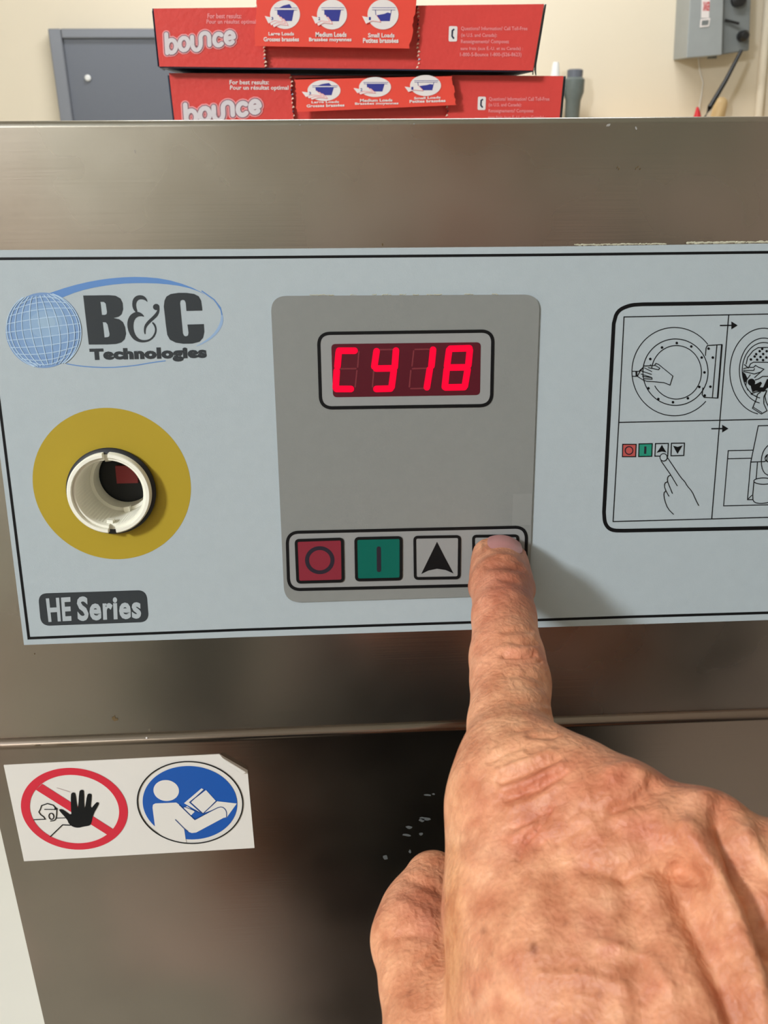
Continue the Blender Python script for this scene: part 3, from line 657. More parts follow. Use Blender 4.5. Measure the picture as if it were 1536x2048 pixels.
# ------------------------------------------------------------ dryer sheet boxes on top of the machine
YBX = CAM[1] + 0.49
def bq(pl, q, h=0): return [pl.at(x, y, h) for x, y in q]
def ragged(p, q, n, amp):
    out = []
    for i in range(n + 1):
        t = i / n; d = np.array(q) - np.array(p); nn = np.array([-d[1], d[0]]) / np.linalg.norm(d)
        out.append(tuple(np.array(p) + d * t + nn * random.uniform(-amp, amp) * (0 if i in (0, n) else 1)))
    return out
def dsbox(loc_label, pl, TL, TR, BR, BL, s1, s2, flap, fl_dy, wordq, line_q, phone, qtext, circs, caps, Lbase, topc):
    """s1,s2: x of the two tears; pl: front plane"""
    e = empty('dryer_sheet_box', loc_label, 'box', tuple(pl.at(*BL)), 'red dryer sheet boxes stacked on the machine')
    e.location = (0, 0, 0)
    dv = np.array([0.0, 0.105, 0.0]) ; T = .0006
    lerp = lambda A_, B_, x: (x, A_[1] + (B_[1] - A_[1]) * (x - A_[0]) / (B_[0] - A_[0]))
    # carton shell: top, bottom, back, behind the front wall
    TLw, TRw, BRw, BLw = [pl.at(*p) for p in (TL, TR, BR, BL)]
    b = MB(); off = np.array([0, .0035, 0])
    b.add([TLw, TRw, TRw + dv, TLw + dv], [(0, 1, 2, 3)], M_cardd); b.add([BLw, BRw, BRw + dv, BLw + dv], [(0, 1, 2, 3)], M_cardd)
    b.add([TLw + dv, TRw + dv, BRw + dv, BLw + dv], [(0, 1, 2, 3)], M_card)
    b.add([TLw, TLw + dv, BLw + dv, BLw], [(0, 1, 2, 3)], M_cardd); b.add([TRw, TRw + dv, BRw + dv, BRw], [(0, 1, 2, 3)], M_cardd)
    o = b.build('carton', e)
    sd = o.modifiers.new('solid', 'SOLIDIFY'); sd.thickness = .0006; sd.offset = -1
    # front wall left and right, with ragged torn edges
    f1 = [TL, lerp(TL, TR, s1[0]), *ragged(lerp(TL, TR, s1[0]), lerp(BL, BR, s1[1]), 14, 2.2), lerp(BL, BR, s1[1]), BL]
    MB().prism([pl.at(x, y, .0006) for x, y in f1], np.array([0, .0006, 0]), M_card).build('front_wall', e)
    f2 = [lerp(TL, TR, s2[0]), TR, BR, lerp(BL, BR, s2[1]), *ragged(lerp(BL, BR, s2[1]), lerp(TL, TR, s2[0]), 14, 1.6)]
    MB().prism([pl.at(x, y, .0006) for x, y in f2], np.array([0, .0006, 0]), M_card).build('front_wall', e)
    MB().prism([pl.at(x, y, -.002) for x, y in (lerp(TL, TR, s1[0] - 6), lerp(TL, TR, s2[0] + 6), lerp(BL, BR, s2[1] + 6), lerp(BL, BR, s1[1] - 6))], np.array([0, .0006, 0]), M_card).build('inner_wall', e)
    # torn fibres
    b = MB()
    for (xa, xb) in (s1, s2):
        for t in np.linspace(.05, .97, 16):
            p, q = lerp(TL, TR, xa), lerp(BL, BR, xb); c_ = np.array(p) * (1 - t) + np.array(q) * t
            c3 = pl.at(c_[0] + random.uniform(-2, 2), c_[1], .0008); w_ = random.uniform(.0003, .0008)
            b.add([c3 + np.array([-w_, 0, -.0005]), c3 + np.array([w_, -.0004, 0]), c3 + np.array([0, 0, .0007])], [(0, 1, 2)], M_cardw if t % .3 < .2 else M_cardd)
    o = b.build('torn_edge', e); o['kind'] = 'stuff'
    # hanging flap
    fp = [flap[0], flap[1], *ragged(flap[1], flap[2], 16, 2.0), flap[2], flap[3], *ragged(flap[3], flap[0], 16, 2.0)]
    hf = .006
    flo = MB().prism([pl.at(x, y, hf) for x, y in fp], np.array([0, .0006, 0]), M_cardf).build('torn_flap', e, label='bright red flap torn open and hanging forward')
    b = MB(); b.prism([pl.at(*flap[0], hf), pl.at(*flap[1], hf), pl.at(flap[1][0], flap[1][1], 0), pl.at(flap[0][0], flap[0][1], 0)], np.array([0, 0, -.0005]), M_cardf)
    b.build('flap_fold', e)
    # prints
    a = Art(pl, .0008); wq = [np.array(p, float) for p in wordq]
    def wp(u, v): return tuple((wq[0] * (1 - u) + wq[1] * u) * (1 - v) + (wq[3] * (1 - u) + wq[2] * u) * v)
    # the lettering built from strokes on a unit box (u along, v down), letters b o u n c e
    g = []
    def arcs(cx, cy, rx, ry, a0, a1, n=14): return [(cx + rx * math.cos(math.radians(a0 + (a1 - a0) * i / n)), cy + ry * math.sin(math.radians(a0 + (a1 - a0) * i / n))) for i in range(n + 1)]
    g.append([(.045, .30), (.048, .84)]); g.append(arcs(.112, .66, .062, .185, 180, 540))
    g.append(arcs(.285, .63, .062, .185, 0, 360))
    g.append([(.400, .44), (.400, .66)] + arcs(.458, .66, .058, .19, 180, 0) + [(.516, .60), (.516, .52)] + arcs(.576, .50, .060, .15, 180, 360) + [(.636, .74)])
    g.append(arcs(.765, .60, .062, .185, -48, -312)); g.append([(.872, .59), (.975, .57)]); g.append(arcs(.920, .575, .058, .185, -5, -312))
    for h_, wd, mm in ((0, Lbase * 1.95, M_prp), (.00005, Lbase * 1.45, M_prg), (.0001, Lbase, M_prl)):
        a.dh = h_
        for s_ in g:
            pts = [wp(u, v) for u, v in s_]; a.stroke(pts, wd, mm, raw=True)
            for p in (pts[0], pts[-1]): a.fill(ell(p[0], p[1], wd / 2, wd / 2, n=14), mm, raw=True)
    a.build('box_lettering', e, label='pale rounded brand lettering')
    a = Art(pl, .0008)
    for txt, q in line_q: a.text(txt, q, M_prp if topc else M_prw, bold=0.02, res=2)
    a.build('results_print', e, label='small white print beside the torn edge')
    a = Art(pl, .0008); x, y, ww, hh = phone; a.fill(rrect([(x, y), (x + ww, y + .5), (x + ww - 1, y + hh), (x - 1, y + hh)], 3, 4), M_prw); a.dh = .00005
    a.stroke([(x + ww * .62, y + hh * .2), (x + ww * .40, y + hh * .3), (x + ww * .36, y + hh * .65), (x + ww * .58, y + hh * .82)], ww * .2, M_cardd, raw=True); a.dh = 0
    for txt, q in qtext: a.text(txt, q, M_prp, bold=0.015, res=2)
    o = a.build('hotline_print', e, label='pink help line print with a white phone sign')
    # flap pictures
    a = Art(pl, hf + .0002)
    for k, (cx, cy, rx, ry) in enumerate(circs):
        a.dh = 0; a.fill(ell(cx, cy, rx, ry, n=40), M_prw)
        a.dh = .00005; S = lambda u, v: (cx + u * rx, cy + v * ry)
        if k == 2: a.stroke([S(-.5, -.35), S(-.42, .42), S(.42, .42), S(.55, -.35)], 1.3, M_prb, raw=True); a.fill([S(-.42, .05), S(.1, -.05), S(.3, -.14), S(.5, -.08), S(.42, .40), S(-.36, .40)], M_prb, raw=True)
        else: a.fill([S(-.52, -.3), S(.6, -.3), S(.46, .45), S(-.3, .45), S(-.5, .1)], M_prb, raw=True)
        if k == 0: a.fill([S(-.5, -.4), S(-.1, -.62), S(.3, -.72), S(.5, -.4)], M_prb, raw=True)
        a.dh = .0001; a.stroke([S(-.72, -.38), S(.82, -.38)], 5.0 * ry / 30, M_prw, raw=True); a.dh = .00012; a.stroke([S(-.72, -.45), S(.82, -.45)], 1.0, M_prb, raw=True); a.stroke([S(-.7, -.31), S(.78, -.31)], .8, M_prb, raw=True)
        for j in range(3 - k):
            jj = (2 - k - j); ox, oy = jj * .18, jj * .13
            q = [S(-1.35 + ox, .1 + oy), S(-1.0 + ox, .18 + oy), S(-.45 + ox, .02 + oy), S(-.2 + ox, .38 + oy), S(-.15 + ox, .5 + oy), S(-.7 + ox, .42 + oy), S(-1.1 + ox, .62 + oy)]
            a.dh = .00014 + .00004 * (2 - jj); a.fill(q, M_prw, raw=True); a.dh += .00002; a.stroke(q[2:], 1.0, M_prp, raw=True)
        a.dh = .0003; x, y = S(-.85, .27); a.text('321'[k], [(x - 2, y - 3), (x + 2, y - 3), (x + 2, y + 3), (x - 2, y + 3)], M_prb, bold=.02, res=2); a.dh = 0
    for txt, q in caps: a.text(txt, q, M_prw, bold=0.03, res=2)
    a.build('flap_print', flo, label='pictures of three laundry loads on white discs')
    return e, (TLw, TRw, BRw, BLw), dv
plU = Plane((0, YBX - .008, 0), (0, -1, 0)); plL = Plane((0, YBX, 0), (0, -1, 0))
def Q(x0, y0, x1, y1, sk=0, hgt=None): return [(x0, y0), (x1, y0 + sk), (x1, y1 + sk), (x0, y1)]
qU = [('Questions? Information? Call Toll-Free', Q(922, 53, 1055, 62)), ('(in U.S. and Canada):', Q(922, 66.5, 994, 76)), ('Renseignements? Composez', Q(922, 79, 1018, 89)), ('sans frais (aux É.-U. et au Canada) :', Q(921, 92, 1046, 102)), ('1-800-5-Bounce 1-800-(526-8623)', Q(920, 105, 1043, 115))]
eU, cU, dv = dsbox('red dryer sheet box with torn hanging flap, upper one of the two', plU, (307, 17), (1088, 8), (1066, 141), (319, 133), (523, 530), (836, 836),
    [(515, -22), (838, -26), (819, 97), (509, 92)], 0, [(325, 48), (470, 40), (472, 100), (328, 118)],
    [('For best results:', Q(415, 27, 483, 37)), ('Pour un résultat optimal', Q(413, 39, 512, 50))], (898, 52, 17, 31), qU,
    [(570, 29, 30, 29), (664, 29, 30, 30), (766, 29, 31, 30)],
    [('Large Loads', Q(537, 64, 588, 73)), ('Grosses brassées', Q(527, 74, 598, 83)), ('Medium Loads', Q(631, 64, 693, 74)), ('Brassées moyennes', Q(618, 75, 703, 85)), ('Small Loads', Q(736, 66, 789, 75)), ('Petites brassées', Q(726, 76, 797, 86))], 8.3, True)
qL = [('Questions? Information? Call Toll-Free', Q(978, 194, 1099, 203)), ('(in U.S. and Canada):', Q(977, 206, 1043, 215)), ('Renseignements? Composez', Q(977, 218, 1067, 227)), ('sans frais (aux É.-U. et au Canada) :', Q(976, 230, 1092, 239)), ('1-800-5-Bounce 1-800-(526-8623)', Q(975, 243, 1090, 252))]
_xl, _xr = plL.at(352, 262)[0], plL.at(1116, 262)[0]
LBL, LBR = [tuple(proj((x_, YBX, DECK + .0006))) for x_ in (_xl, _xr)]
eL, cL, _ = dsbox('red dryer sheet box partly hidden by the steel edge, lower one of the two', plL, (338, 146), (1127, 152), LBR, LBL, (581, 590), (893, 895),
    [(590, 157), (903, 150), (913, 210), (594, 224)], 0, [(362, 188), (521, 177), (524, 238), (366, 262)],
    [('For best results:', Q(459, 160, 538, 169)), ('Pour un résultat optimal', Q(460, 171, 577, 182))], (956, 193, 16, 27), qL,
    [(648, 181, 33, 21), (750, 174, 32, 20), (851, 171, 31, 21)],
    [('Large Loads', Q(623, 202, 678, 208, -1)), ('Grosses brassées', Q(613, 209, 689, 215, -2)), ('Medium Loads', Q(720, 198, 785, 204, -1)), ('Brassées moyennes', Q(710, 205, 797, 211, -1)), ('Small Loads', Q(828, 194, 881, 199, -2)), ('Petites brassées', Q(819, 200, 891, 206, -2))], 9.2, False)
# end flaps
for e_, c_, nm in ((eU, cU, 0), (eL, cL, 1)):
    TLw, TRw, BRw, BLw = c_
    b = MB(); b.prism([TRw + (0.0008, .001, 0), BRw + (0.0008, .001, 0), BRw + (.0075, .030, -.001), TRw + (.003, .034, .0)], np.array([.0006, 0, 0]), M_cardd)
    b.prism([TRw + (0.0020, .02, -.002), BRw + (.004, .02, 0.002), BRw + (.010, .05, .0), TRw + (.006, .05, -.004)], np.array([.0006, 0, 0]), M_cardin)
    b.build('end_flap', e_)
    b = MB(); b.prism([TLw + (-.0002, .0, -.001), BLw + (-.0002, 0, .0), BLw + (-.004, .04, 0), TLw + (-.003, .04, -.002)], np.array([-.0006, 0, 0]), M_cardd)
    b.build('end_flap', e_)
MB().prism([cU[0] + (.048, .004, .0004), cU[0] + (.062, .004, .009), cU[0] + (.062, .03, .012), cU[0] + (.040, .03, .0004)], np.array([.0, 0, .0006]), M_cardin).build('lifted_top_flap', eU)

# ------------------------------------------------------------ things on the back wall
PB = Plane((0, YB, 0), (0, -1, 0))
def wbox(x0, y0, x1, y1, d0, d1):     # pixel box at the wall -> extents
    p, q = PB.at(x0, y0, d1), PB.at(x1, y1, d1); return (p[0], YB - d1, q[2]), (q[0], YB - d0, p[2])
ap = empty('access_panel', 'large grey metal access panel with frame in the cream wall, left of the red boxes', 'panel')
tl = PB.at(104, 57, .03); rx_ = PB.at(560, 57, .03)[0]; z_ = tl[2]
xl, zb = PB.at(128, 230, .03)[0], 0.25
W = .02
fr_o = [tl, (rx_, YB - .03, z_), (rx_, YB - .03, zb), (xl + .02, YB - .03, zb)]
b = MB()
for (xa, za, xb, zb_) in ((xl - .012, zb, xl + W, z_), (xl + W, z_ - W * 1.1, rx_ - W, z_), (rx_ - W, zb, rx_, z_), (xl + W, zb, rx_ - W, zb + W)):
    b.box((xa, YB - .03, za), (xb, YB - .001, zb_), M_grey)
b.build('frame', ap, bevel=.003)
MB().box((xl + W, YB - .018, zb + W), (rx_ - W, YB - .002, z_ - W * 1.1), M_greyd).build('door_leaf', ap)
c_ = PB.at(176, 156, .02); MB().lathe(c_, (0, -1, 0), [(.008, 0), (.008, .004), (.005, .007), (0, .007)], M_lampf, n=20).build('lock', ap, smooth=True)

shz = DECK + .012
shz = PB.at(1180, 252, .1)[2]
sh = empty('wall_shelf', 'narrow wall shelf below the grey switch box, mostly hidden behind the steel machine', 'shelf')
sx0, sx1 = PB.at(1040, 200, .05)[0], PB.at(1600, 200, .05)[0]
MB().box((sx0, YB - .16, shz - .02), (sx1, YB - .001, shz), M_wood).build('board', sh, bevel=.002)
for xx in (sx0 + .1, sx1 - .1): MB().box((xx, YB - .13, shz - .035), (xx + .02, YB - .001, shz - .02), M_blk).box((xx, YB - .014, shz - .14), (xx + .02, YB - .001, shz - .035), M_blk).build('bracket', sh)
# bottle
def at_depth(px, py, y):
    d = ray(px, py); return CAM + d * ((y - CAM[1]) / d[1])
yo = YB - .085
c_ = at_depth(1144, 230, yo); tp = at_depth(1144, 138, yo)
k = tp[2] - shz
e = empty('bottle', 'slim grey green bottle standing right of the red boxes', 'bottle', (c_[0], yo, shz))
s_ = .025
MB().lathe((0, 0, 0), (0, 0, 1), [(0, 0), (s_ * .72, 0), (s_ * .75, .01), (s_ * .8, k * .45), (s_ * 1.05, k * .6), (s_ * 1.05, k * .82), (s_ * .8, k * .86)], M_green, n=28).build('bottle_body', e, smooth=True)
MB().lathe((0, 0, 0), (0, 0, 1), [(s_ * .8, k * .86), (s_ * .82, k * .98), (s_ * .6, k), (0, k)], M_greyd, n=24).build('cap', e, smooth=True)
c_ = at_depth(1105, 230, yo); tp = at_depth(1105, 124, yo); k = tp[2] - shz
e = empty('glue_bottle', 'white squeeze bottle with nozzle half hidden behind the red boxes', 'bottle', (c_[0], yo, shz))
MB().lathe((0, 0, 0), (0, 0, 1), [(0, 0), (.025, 0), (.027, .01), (.027, k * .6), (.012, k * .78)], M_white_pl, n=24).build('bottle_body', e, smooth=True)
MB().lathe((0, 0, 0), (0, 0, 1), [(.012, k * .78), (.009, k * .95), (.007, k), (0, k)], M_lampf, n=20).build('nozzle', e, smooth=True)
c_ = at_depth(1181, 238, yo)
b = MB(); b.lathe((c_[0], yo, shz), (0, 0, 1), [(0, 0), (.011, 0), (.012, .004), (.011, c_[2] - shz), (0.006, c_[2] - shz + .004), (0, c_[2] - shz + .004)], M_blk, n=18)
tag(b.build('cap', smooth=True), 'tiny black cap standing on the shelf right of the grey green bottle', 'cap')
# switch box
sb = empty('switch_box', 'grey electrical switch box high on the cream wall, upper right', 'switch box')
def W3(x, y, h): return PB.at(x, y, h)
b = MB(); D = .10
def pbx(p): return [W3(x, y, D) for x, y in p]
front = pbx([(1391, -190), (1452, -190), (1444, 110), (1373, 116)])
b.hull8(front + [np.array([p[0], YB - .001, p[2]]) for p in front], M_box); b.build('enclosure', sb, bevel=.002)
side = pbx([(1453, -190), (1516, -190), (1505, 100), (1445, 109)])
for p in side: p[1] += .02
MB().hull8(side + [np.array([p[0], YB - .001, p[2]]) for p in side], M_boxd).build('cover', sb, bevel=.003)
a = Art(PB, D + .001); a.fill([(1405, -60), (1423, -60), (1418, 36), (1402, 36)], M_prw); a.dh = .0005
a.text('DANGER', [(1407, 3), (1420, 3), (1419, 22), (1406, 22)], M_redp, bold=.03, res=2)
a.fill([(1401, 38), (1421, 36), (1418, 53), (1399, 55)], M_prw); a.dh = .001; a.fill([(1404, 41), (1418, 40), (1416, 50), (1403, 51)], M_boxd)
for yy in (-50, -38, -26, -14): a.stroke([(1407, yy), (1420, yy)], 3, M_redp)
a.build('warning_label', sb, label='white warning label with red lettering')
c_ = W3(1478, -2, .09); MB().lathe(c_, (0, -1, 0), [(.018, -.01), (.018, .006), (.01, .01), (0, .01)], M_blk, n=24).build('knockout', sb, smooth=True)
c_ = W3(1486, 72, .09); MB().lathe(c_, (0, -1, 0), [(.013, -.01), (.013, .012), (.008, .018), (0, .018)], M_blk, n=20).build('switch_hub', sb, smooth=True)
MB().tube([W3(1450, 40, .085), W3(1478, 47, .09)], .003, M_blk).build('hasp', sb)
c_ = W3(1425, 107, .05); MB().lathe(c_ - (0, 0, .012), (0, 0, 1), [(0, 0), (.012, 0), (.012, .02), (0, .02)], M_boxd, n=16).build('conduit_hub', sb, smooth=True)
# rod, handle, red tool, wire
yr = YB - .13
r0 = at_depth(1404, 244, yr); r0[2] = shz + .004; r1 = at_depth(1483, 100, YB - .085 - .02); 
b = MB(); b.tube([r0, at_depth(1420, 214, yr + .005), at_depth(1452, 160, yr + .01), r1], [.0085, .0065, .0055, .0045], M_blk, 12)
tag(b.build('lever_rod', smooth=True), 'thin black rod leaning up against the grey switch box', 'rod')
yh = YB - .06
h0 = at_depth(1431, 250, yh); h0[2] = shz; h1 = at_depth(1442, 206, yh); h2 = at_depth(1444, 194, yh)
b = MB(); b.tube([h0, h0 * .7 + h1 * .3, h1, h1 * .4 + h2 * .6, h2], [.016, .0185, .0175, .0145, .006], M_wood, 20)
tag(b.build('wooden_handle', smooth=True), 'rounded pale wooden tool handle standing beside the black rod', 'handle')
yh = YB - .11
h0 = at_depth(1393, 250, yh); h0[2] = shz; h1 = at_depth(1395, 228, yh); h2 = at_depth(1395, 214, yh)
b = MB(); b.tube([h0, h0 * .5 + h1 * .5, h1, h2], [.011, .0115, .008, .003], M_redp, 16)
tag(b.build('marker_pen', smooth=True), 'small red pointed plastic handle left of the black rod', 'tool')
wr = [at_depth(x, y, YB - .006) for x, y in ((1396, 112), (1399, 140), (1406, 165), (1403, 190), (1399, 212), (1398, 240))]
b = MB(); b.tube(wr, .0016, M_lampf, 8); tag(b.build('wire', smooth=True), 'thin white wire hanging down the wall below the switch box', 'wire')
pc = at_depth(1508, 300, YB - .012); pt_ = at_depth(1508, 100, YB - .012)
b = MB(); b.tube([np.array([pc[0], YB - .012, shz]), np.array([pt_[0], YB - .012, 2.0])], .011, M_wall, 16); tag(b.build('conduit', smooth=True), 'cream painted pipe running down the wall at the right edge', 'pipe')
#HAND
# ------------------------------------------------------------ the person pressing the button
def cp3(px, py, d): return CAM + ray(px, py) * (d / 1000.0)
def capsd(P, a, b, ra, rb):
    ab = b - a; t = np.clip((P - a) @ ab / (ab @ ab + 1e-12), 0, 1).astype(np.float32)
    return np.sqrt(((P - a - t[:, None] * ab) ** 2).sum(1)) - (ra + (rb - ra) * t)
def smin(a, b, k):
    h = np.clip(0.5 + 0.5 * (b - a) / k, 0, 1); return b * (1 - h) + a * h - k * h * (1 - h)
def field(P, groups):
    D = None
    for k_in, k_out, caps in groups:
        g = None
        for a, b, ra, rb in caps:
            d = capsd(P, a, b, ra, rb); g = d if g is None else smin(g, d, k_in)
        D = g if D is None else smin(D, g, k_out)
    return D
def surface(groups, lo, hi, h):
    """surface nets over the distance field: returns vertices and quads"""
    gr = [(k1, k2, [(np.asarray(a, np.float32), np.asarray(b, np.float32), np.float32(ra), np.float32(rb)) for a, b, ra, rb in c]) for k1, k2, c in groups]
    lo = np.array(lo, np.float32); C4 = 4; n4 = np.ceil((np.array(hi) - lo) / (h * C4)).astype(int); n = n4 * C4
    ax = [lo[i] + np.arange(n4[i] + 1, dtype=np.float32) * h * C4 for i in range(3)]
    G = np.stack(np.meshgrid(*ax, indexing='ij'), -1).reshape(-1, 3)
    dc = field(G, gr).reshape(n4 + 1)
    D = dc
    for i in range(3):                                     # linear upsampling x4
        x = np.arange(n[i] + 1) / C4; i0 = np.minimum(x.astype(int), n4[i] - 1); t = (x - i0).astype(np.float32)
        sh = [1, 1, 1]; sh[i] = -1; t = t.reshape(sh)
        D = np.take(D, i0, i) * (1 - t) + np.take(D, i0 + 1, i) * t
    idx = np.argwhere(np.abs(D) < h * 3.0); P = (lo + idx * h).astype(np.float32)
    for q in range(0, len(P), 400000):
        D[tuple(idx[q:q + 400000].T)] = field(P[q:q + 400000], gr)
    S = D < 0
    c = [S[x:S.shape[0] - 1 + x, y:S.shape[1] - 1 + y, z:S.shape[2] - 1 + z] for x in (0, 1) for y in (0, 1) for z in (0, 1)]
    cnt = sum(k.astype(np.int8) for k in c); cells = np.argwhere((cnt > 0) & (cnt < 8)); cid = -np.ones(cnt.shape, np.int64); cid[tuple(cells.T)] = np.arange(len(cells))
    acc = np.zeros((len(cells), 3)); num = np.zeros(len(cells))
    cor = [(x, y, z) for x in (0, 1) for y in (0, 1) for z in (0, 1)]
    for a_ in cor:
        for ax_ in range(3):
            if a_[ax_]: continue
            b_ = list(a_); b_[ax_] = 1
            va = D[tuple((cells + a_).T)]; vb = D[tuple((cells + b_).T)]; mk = (va < 0) != (vb < 0)
            t = np.where(mk, va / (va - vb + 1e-20), 0); p = np.array(a_, float) + np.eye(3)[ax_] * t[:, None]
            acc[mk] += p[mk]; num += mk
    V = lo + (cells + acc / num[:, None]) * h
    quads = []
    for ax_ in range(3):
        sl0 = [slice(None)] * 3; sl1 = [slice(None)] * 3; sl0[ax_] = slice(0, -1); sl1[ax_] = slice(1, None)
        A_, B_ = S[tuple(sl0)], S[tuple(sl1)]; e = np.argwhere(A_ != B_); u, v = [k for k in range(3) if k != ax_]
        e = e[(e[:, u] > 0) & (e[:, v] > 0) & (e[:, u] < cid.shape[u]) & (e[:, v] < cid.shape[v])]
        o = [np.zeros(3, int) for _ in range(4)]; o[1][u] = -1; o[2][u] = -1; o[2][v] = -1; o[3][v] = -1
        q = np.stack([cid[tuple((e + k).T)] for k in o], 1); fl = A_[tuple(e.T)]
        if ax_ == 1: fl = ~fl
        q[~fl] = q[~fl][:, ::-1]; quads.append(q)
    return V, np.concatenate(quads)
def chain(pts): return [(pts[i][0], pts[i + 1][0], pts[i][1], pts[i + 1][1]) for i in range(len(pts) - 1)]
def J(px, py, d, r): return (cp3(px, py, d), r / 1000.0)
tip = J(1001, 1121, 242.5, 6.4); dip = J(1003, 1172, 225, 7.6); dip2 = J(1008, 1235, 212, 7.35)
pip = J(1014, 1318, 200, 8.15); pip2 = J(1020, 1360, 194, 8.35); base = J(1020, 1450, 181, 8.3)
imc = J(1048, 1604, 165, 11.9)
WR = J(1330, 2440, 122, 20); WR2 = J(1440, 2440, 124, 19)
elbow = np.array([0.235, -0.385, 1.17])
fore = lambda t, r: (WR[0] * (1 - t) + elbow * t, r)
index = chain([tip, dip, dip2, pip, pip2, base, J(1022, 1515, 172, 9.0), J(1036, 1570, 167, 10.6)])
index += [(J(974, 1108, 243, 5)[0], J(980, 1140, 234, 5)[0], .0040, .0046)]
index += [(J(1030, 1125, 241, 4.5)[0], J(1040, 1180, 228, 4.6)[0], .0036, .0040), (J(972, 1128, 241, 4.6)[0], J(968, 1175, 229, 5)[0], .0037, .004)]
index += [(J(1066, 1360, 197, 3.6)[0], J(1064, 1420, 187, 3.6)[0], .0036, .0032)]
back = chain([imc, J(1090, 1592, 163, 11.2), J(1152, 1618, 158, 10.8), J(1200, 1648, 154, 10.8)]) + chain([imc, J(1120, 1950, 142, 12.5), J(1200, 2360, 127, 12)]) + chain([J(1242, 1676, 151, 11.6), J(1290, 2000, 135, 11.5), J(1320, 2370, 123, 12)])
back += chain([J(1398, 1728, 145, 10.8), J(1410, 2000, 133, 10.5), J(1400, 2390, 123, 12)]) + chain([J(1565, 1812, 142, 9.6), J(1540, 2050, 134, 10.5), J(1490, 2400, 127, 12)])
palm = chain([J(1060, 1680, 172, 11.5), J(1100, 2000, 160, 14.5), J(1220, 2360, 142, 15)]) + chain([J(1240, 1730, 165, 10.5), J(1290, 2050, 152, 13)]) + chain([J(1400, 1790, 160, 10.5), J(1400, 2080, 150, 14), J(1380, 2380, 140, 15)]) + chain([J(1540, 1840, 155, 9), J(1520, 2080, 148, 12), J(1470, 2380, 138, 14)])
inter = chain([J(1044, 1650, 168, 11.4), J(1050, 1830, 158, 12.6), J(1104, 2050, 150, 15.2), J(1180, 2250, 142, 16)])
thumb = chain([J(867, 1764, 190, 6.4), J(842, 1830, 184, 7.8), J(834, 1880, 178, 8.6), J(850, 1975, 169, 8.0), J(885, 2090, 160, 10.2), J(990, 2260, 148, 14), J(1130, 2400, 138, 15)])
mid = chain([J(1242, 1662, 151, 11.2), J(1228, 1705, 192, 9.2), J(1225, 1810, 200, 8.2), J(1215, 1905, 184, 7.2)])
ring = chain([J(1398, 1710, 145, 10.6), J(1385, 1760, 185, 8.8), J(1380, 1865, 193, 7.8), J(1360, 1950, 176, 7.0)])
pink = chain([J(1558, 1765, 142, 9.6), J(1538, 1810, 172, 7.6), J(1525, 1895, 180, 6.8), J(1505, 1965, 166, 6.2)])
wrist = chain([J(1300, 2300, 130, 17), (WR[0], .019), fore(.2, .0215), fore(.45, .028), fore(.62, .032)]) + chain([J(1420, 2300, 132, 17), (WR2[0], .018), (fore(.2, 0)[0] + (.012, 0, .008), .0205), (fore(.45, 0)[0] + (.012, 0, .008), .027)])
groups = [(.0018, .004, index), (.0045, .0055, back), (.006, .008, palm), (.006, .009, inter), (.006, .012, wrist), (.003, .0025, thumb), (.003, .0025, mid), (.003, .0025, ring), (.003, .0025, pink)]
allp = np.array([p for _, _, c in groups for a, b, *_ in c for p in (a, b)])
HV, HQ = surface(groups, allp.min(0) - .034, allp.max(0) + .034, 0.0006)
# sculpting: tendons, knuckle folds and creases
def vnormals(V, Q):
    N_ = np.zeros_like(V); fn = np.cross(V[Q[:, 2]] - V[Q[:, 0]], V[Q[:, 3]] - V[Q[:, 1]])
    for k in range(4): np.add.at(N_, Q[:, k], fn)
    return N_ / (np.linalg.norm(N_, axis=1, keepdims=True) + 1e-20)
def lap(V, Q, it, lam=.5):
    E_ = np.concatenate([Q[:, [0, 1]], Q[:, [1, 2]], Q[:, [2, 3]], Q[:, [3, 0]]]); E_ = np.concatenate([E_, E_[:, ::-1]])
    deg = np.bincount(E_[:, 0], minlength=len(V))[:, None]
    for _ in range(it):
        S_ = np.stack([np.bincount(E_[:, 0], V[E_[:, 1], k], len(V)) for k in range(3)], 1); V = V * (1 - lam) + S_ / deg * lam
    return V
HV = lap(HV, HQ, 4)
print('hand verts', len(HV))
HN = vnormals(HV, HQ)
if ((HV - HV.mean(0)) * HN).sum() < 0: HQ = HQ[:, ::-1]; HN = -HN
def scr(V):
    d = V - CAM; z = d @ FW; z = np.where(z < .02, .02, z); return np.stack([PCX + F * (d @ RT) / z, PCY - F * (d @ UP) / z], 1), z
SP, SZ = scr(HV)
face = np.clip(-(HN @ FW) * 3, 0, 1) * (SZ > .05)
def dseg(P2, pl_):
    best = np.full(len(P2), 1e9)
    for a_, b_ in zip(pl_[:-1], pl_[1:]):
        a_, b_ = np.array(a_, float), np.array(b_, float); ab = b_ - a_; t = np.clip((P2 - a_) @ ab / (ab @ ab), 0, 1)
        best = np.minimum(best, np.hypot(*(P2 - a_ - t[:, None] * ab).T))
    return best
z1 = lambda P_: [(x / 1.837 + 700, y / 1.837 + 1400) for x, y in P_]
z8 = lambda P_: [(x / 3.79 + 860, y / 3.79 + 1020) for x, y in P_]
thumb_zone = (SP[:, 0] < 888) & (SZ > .150)
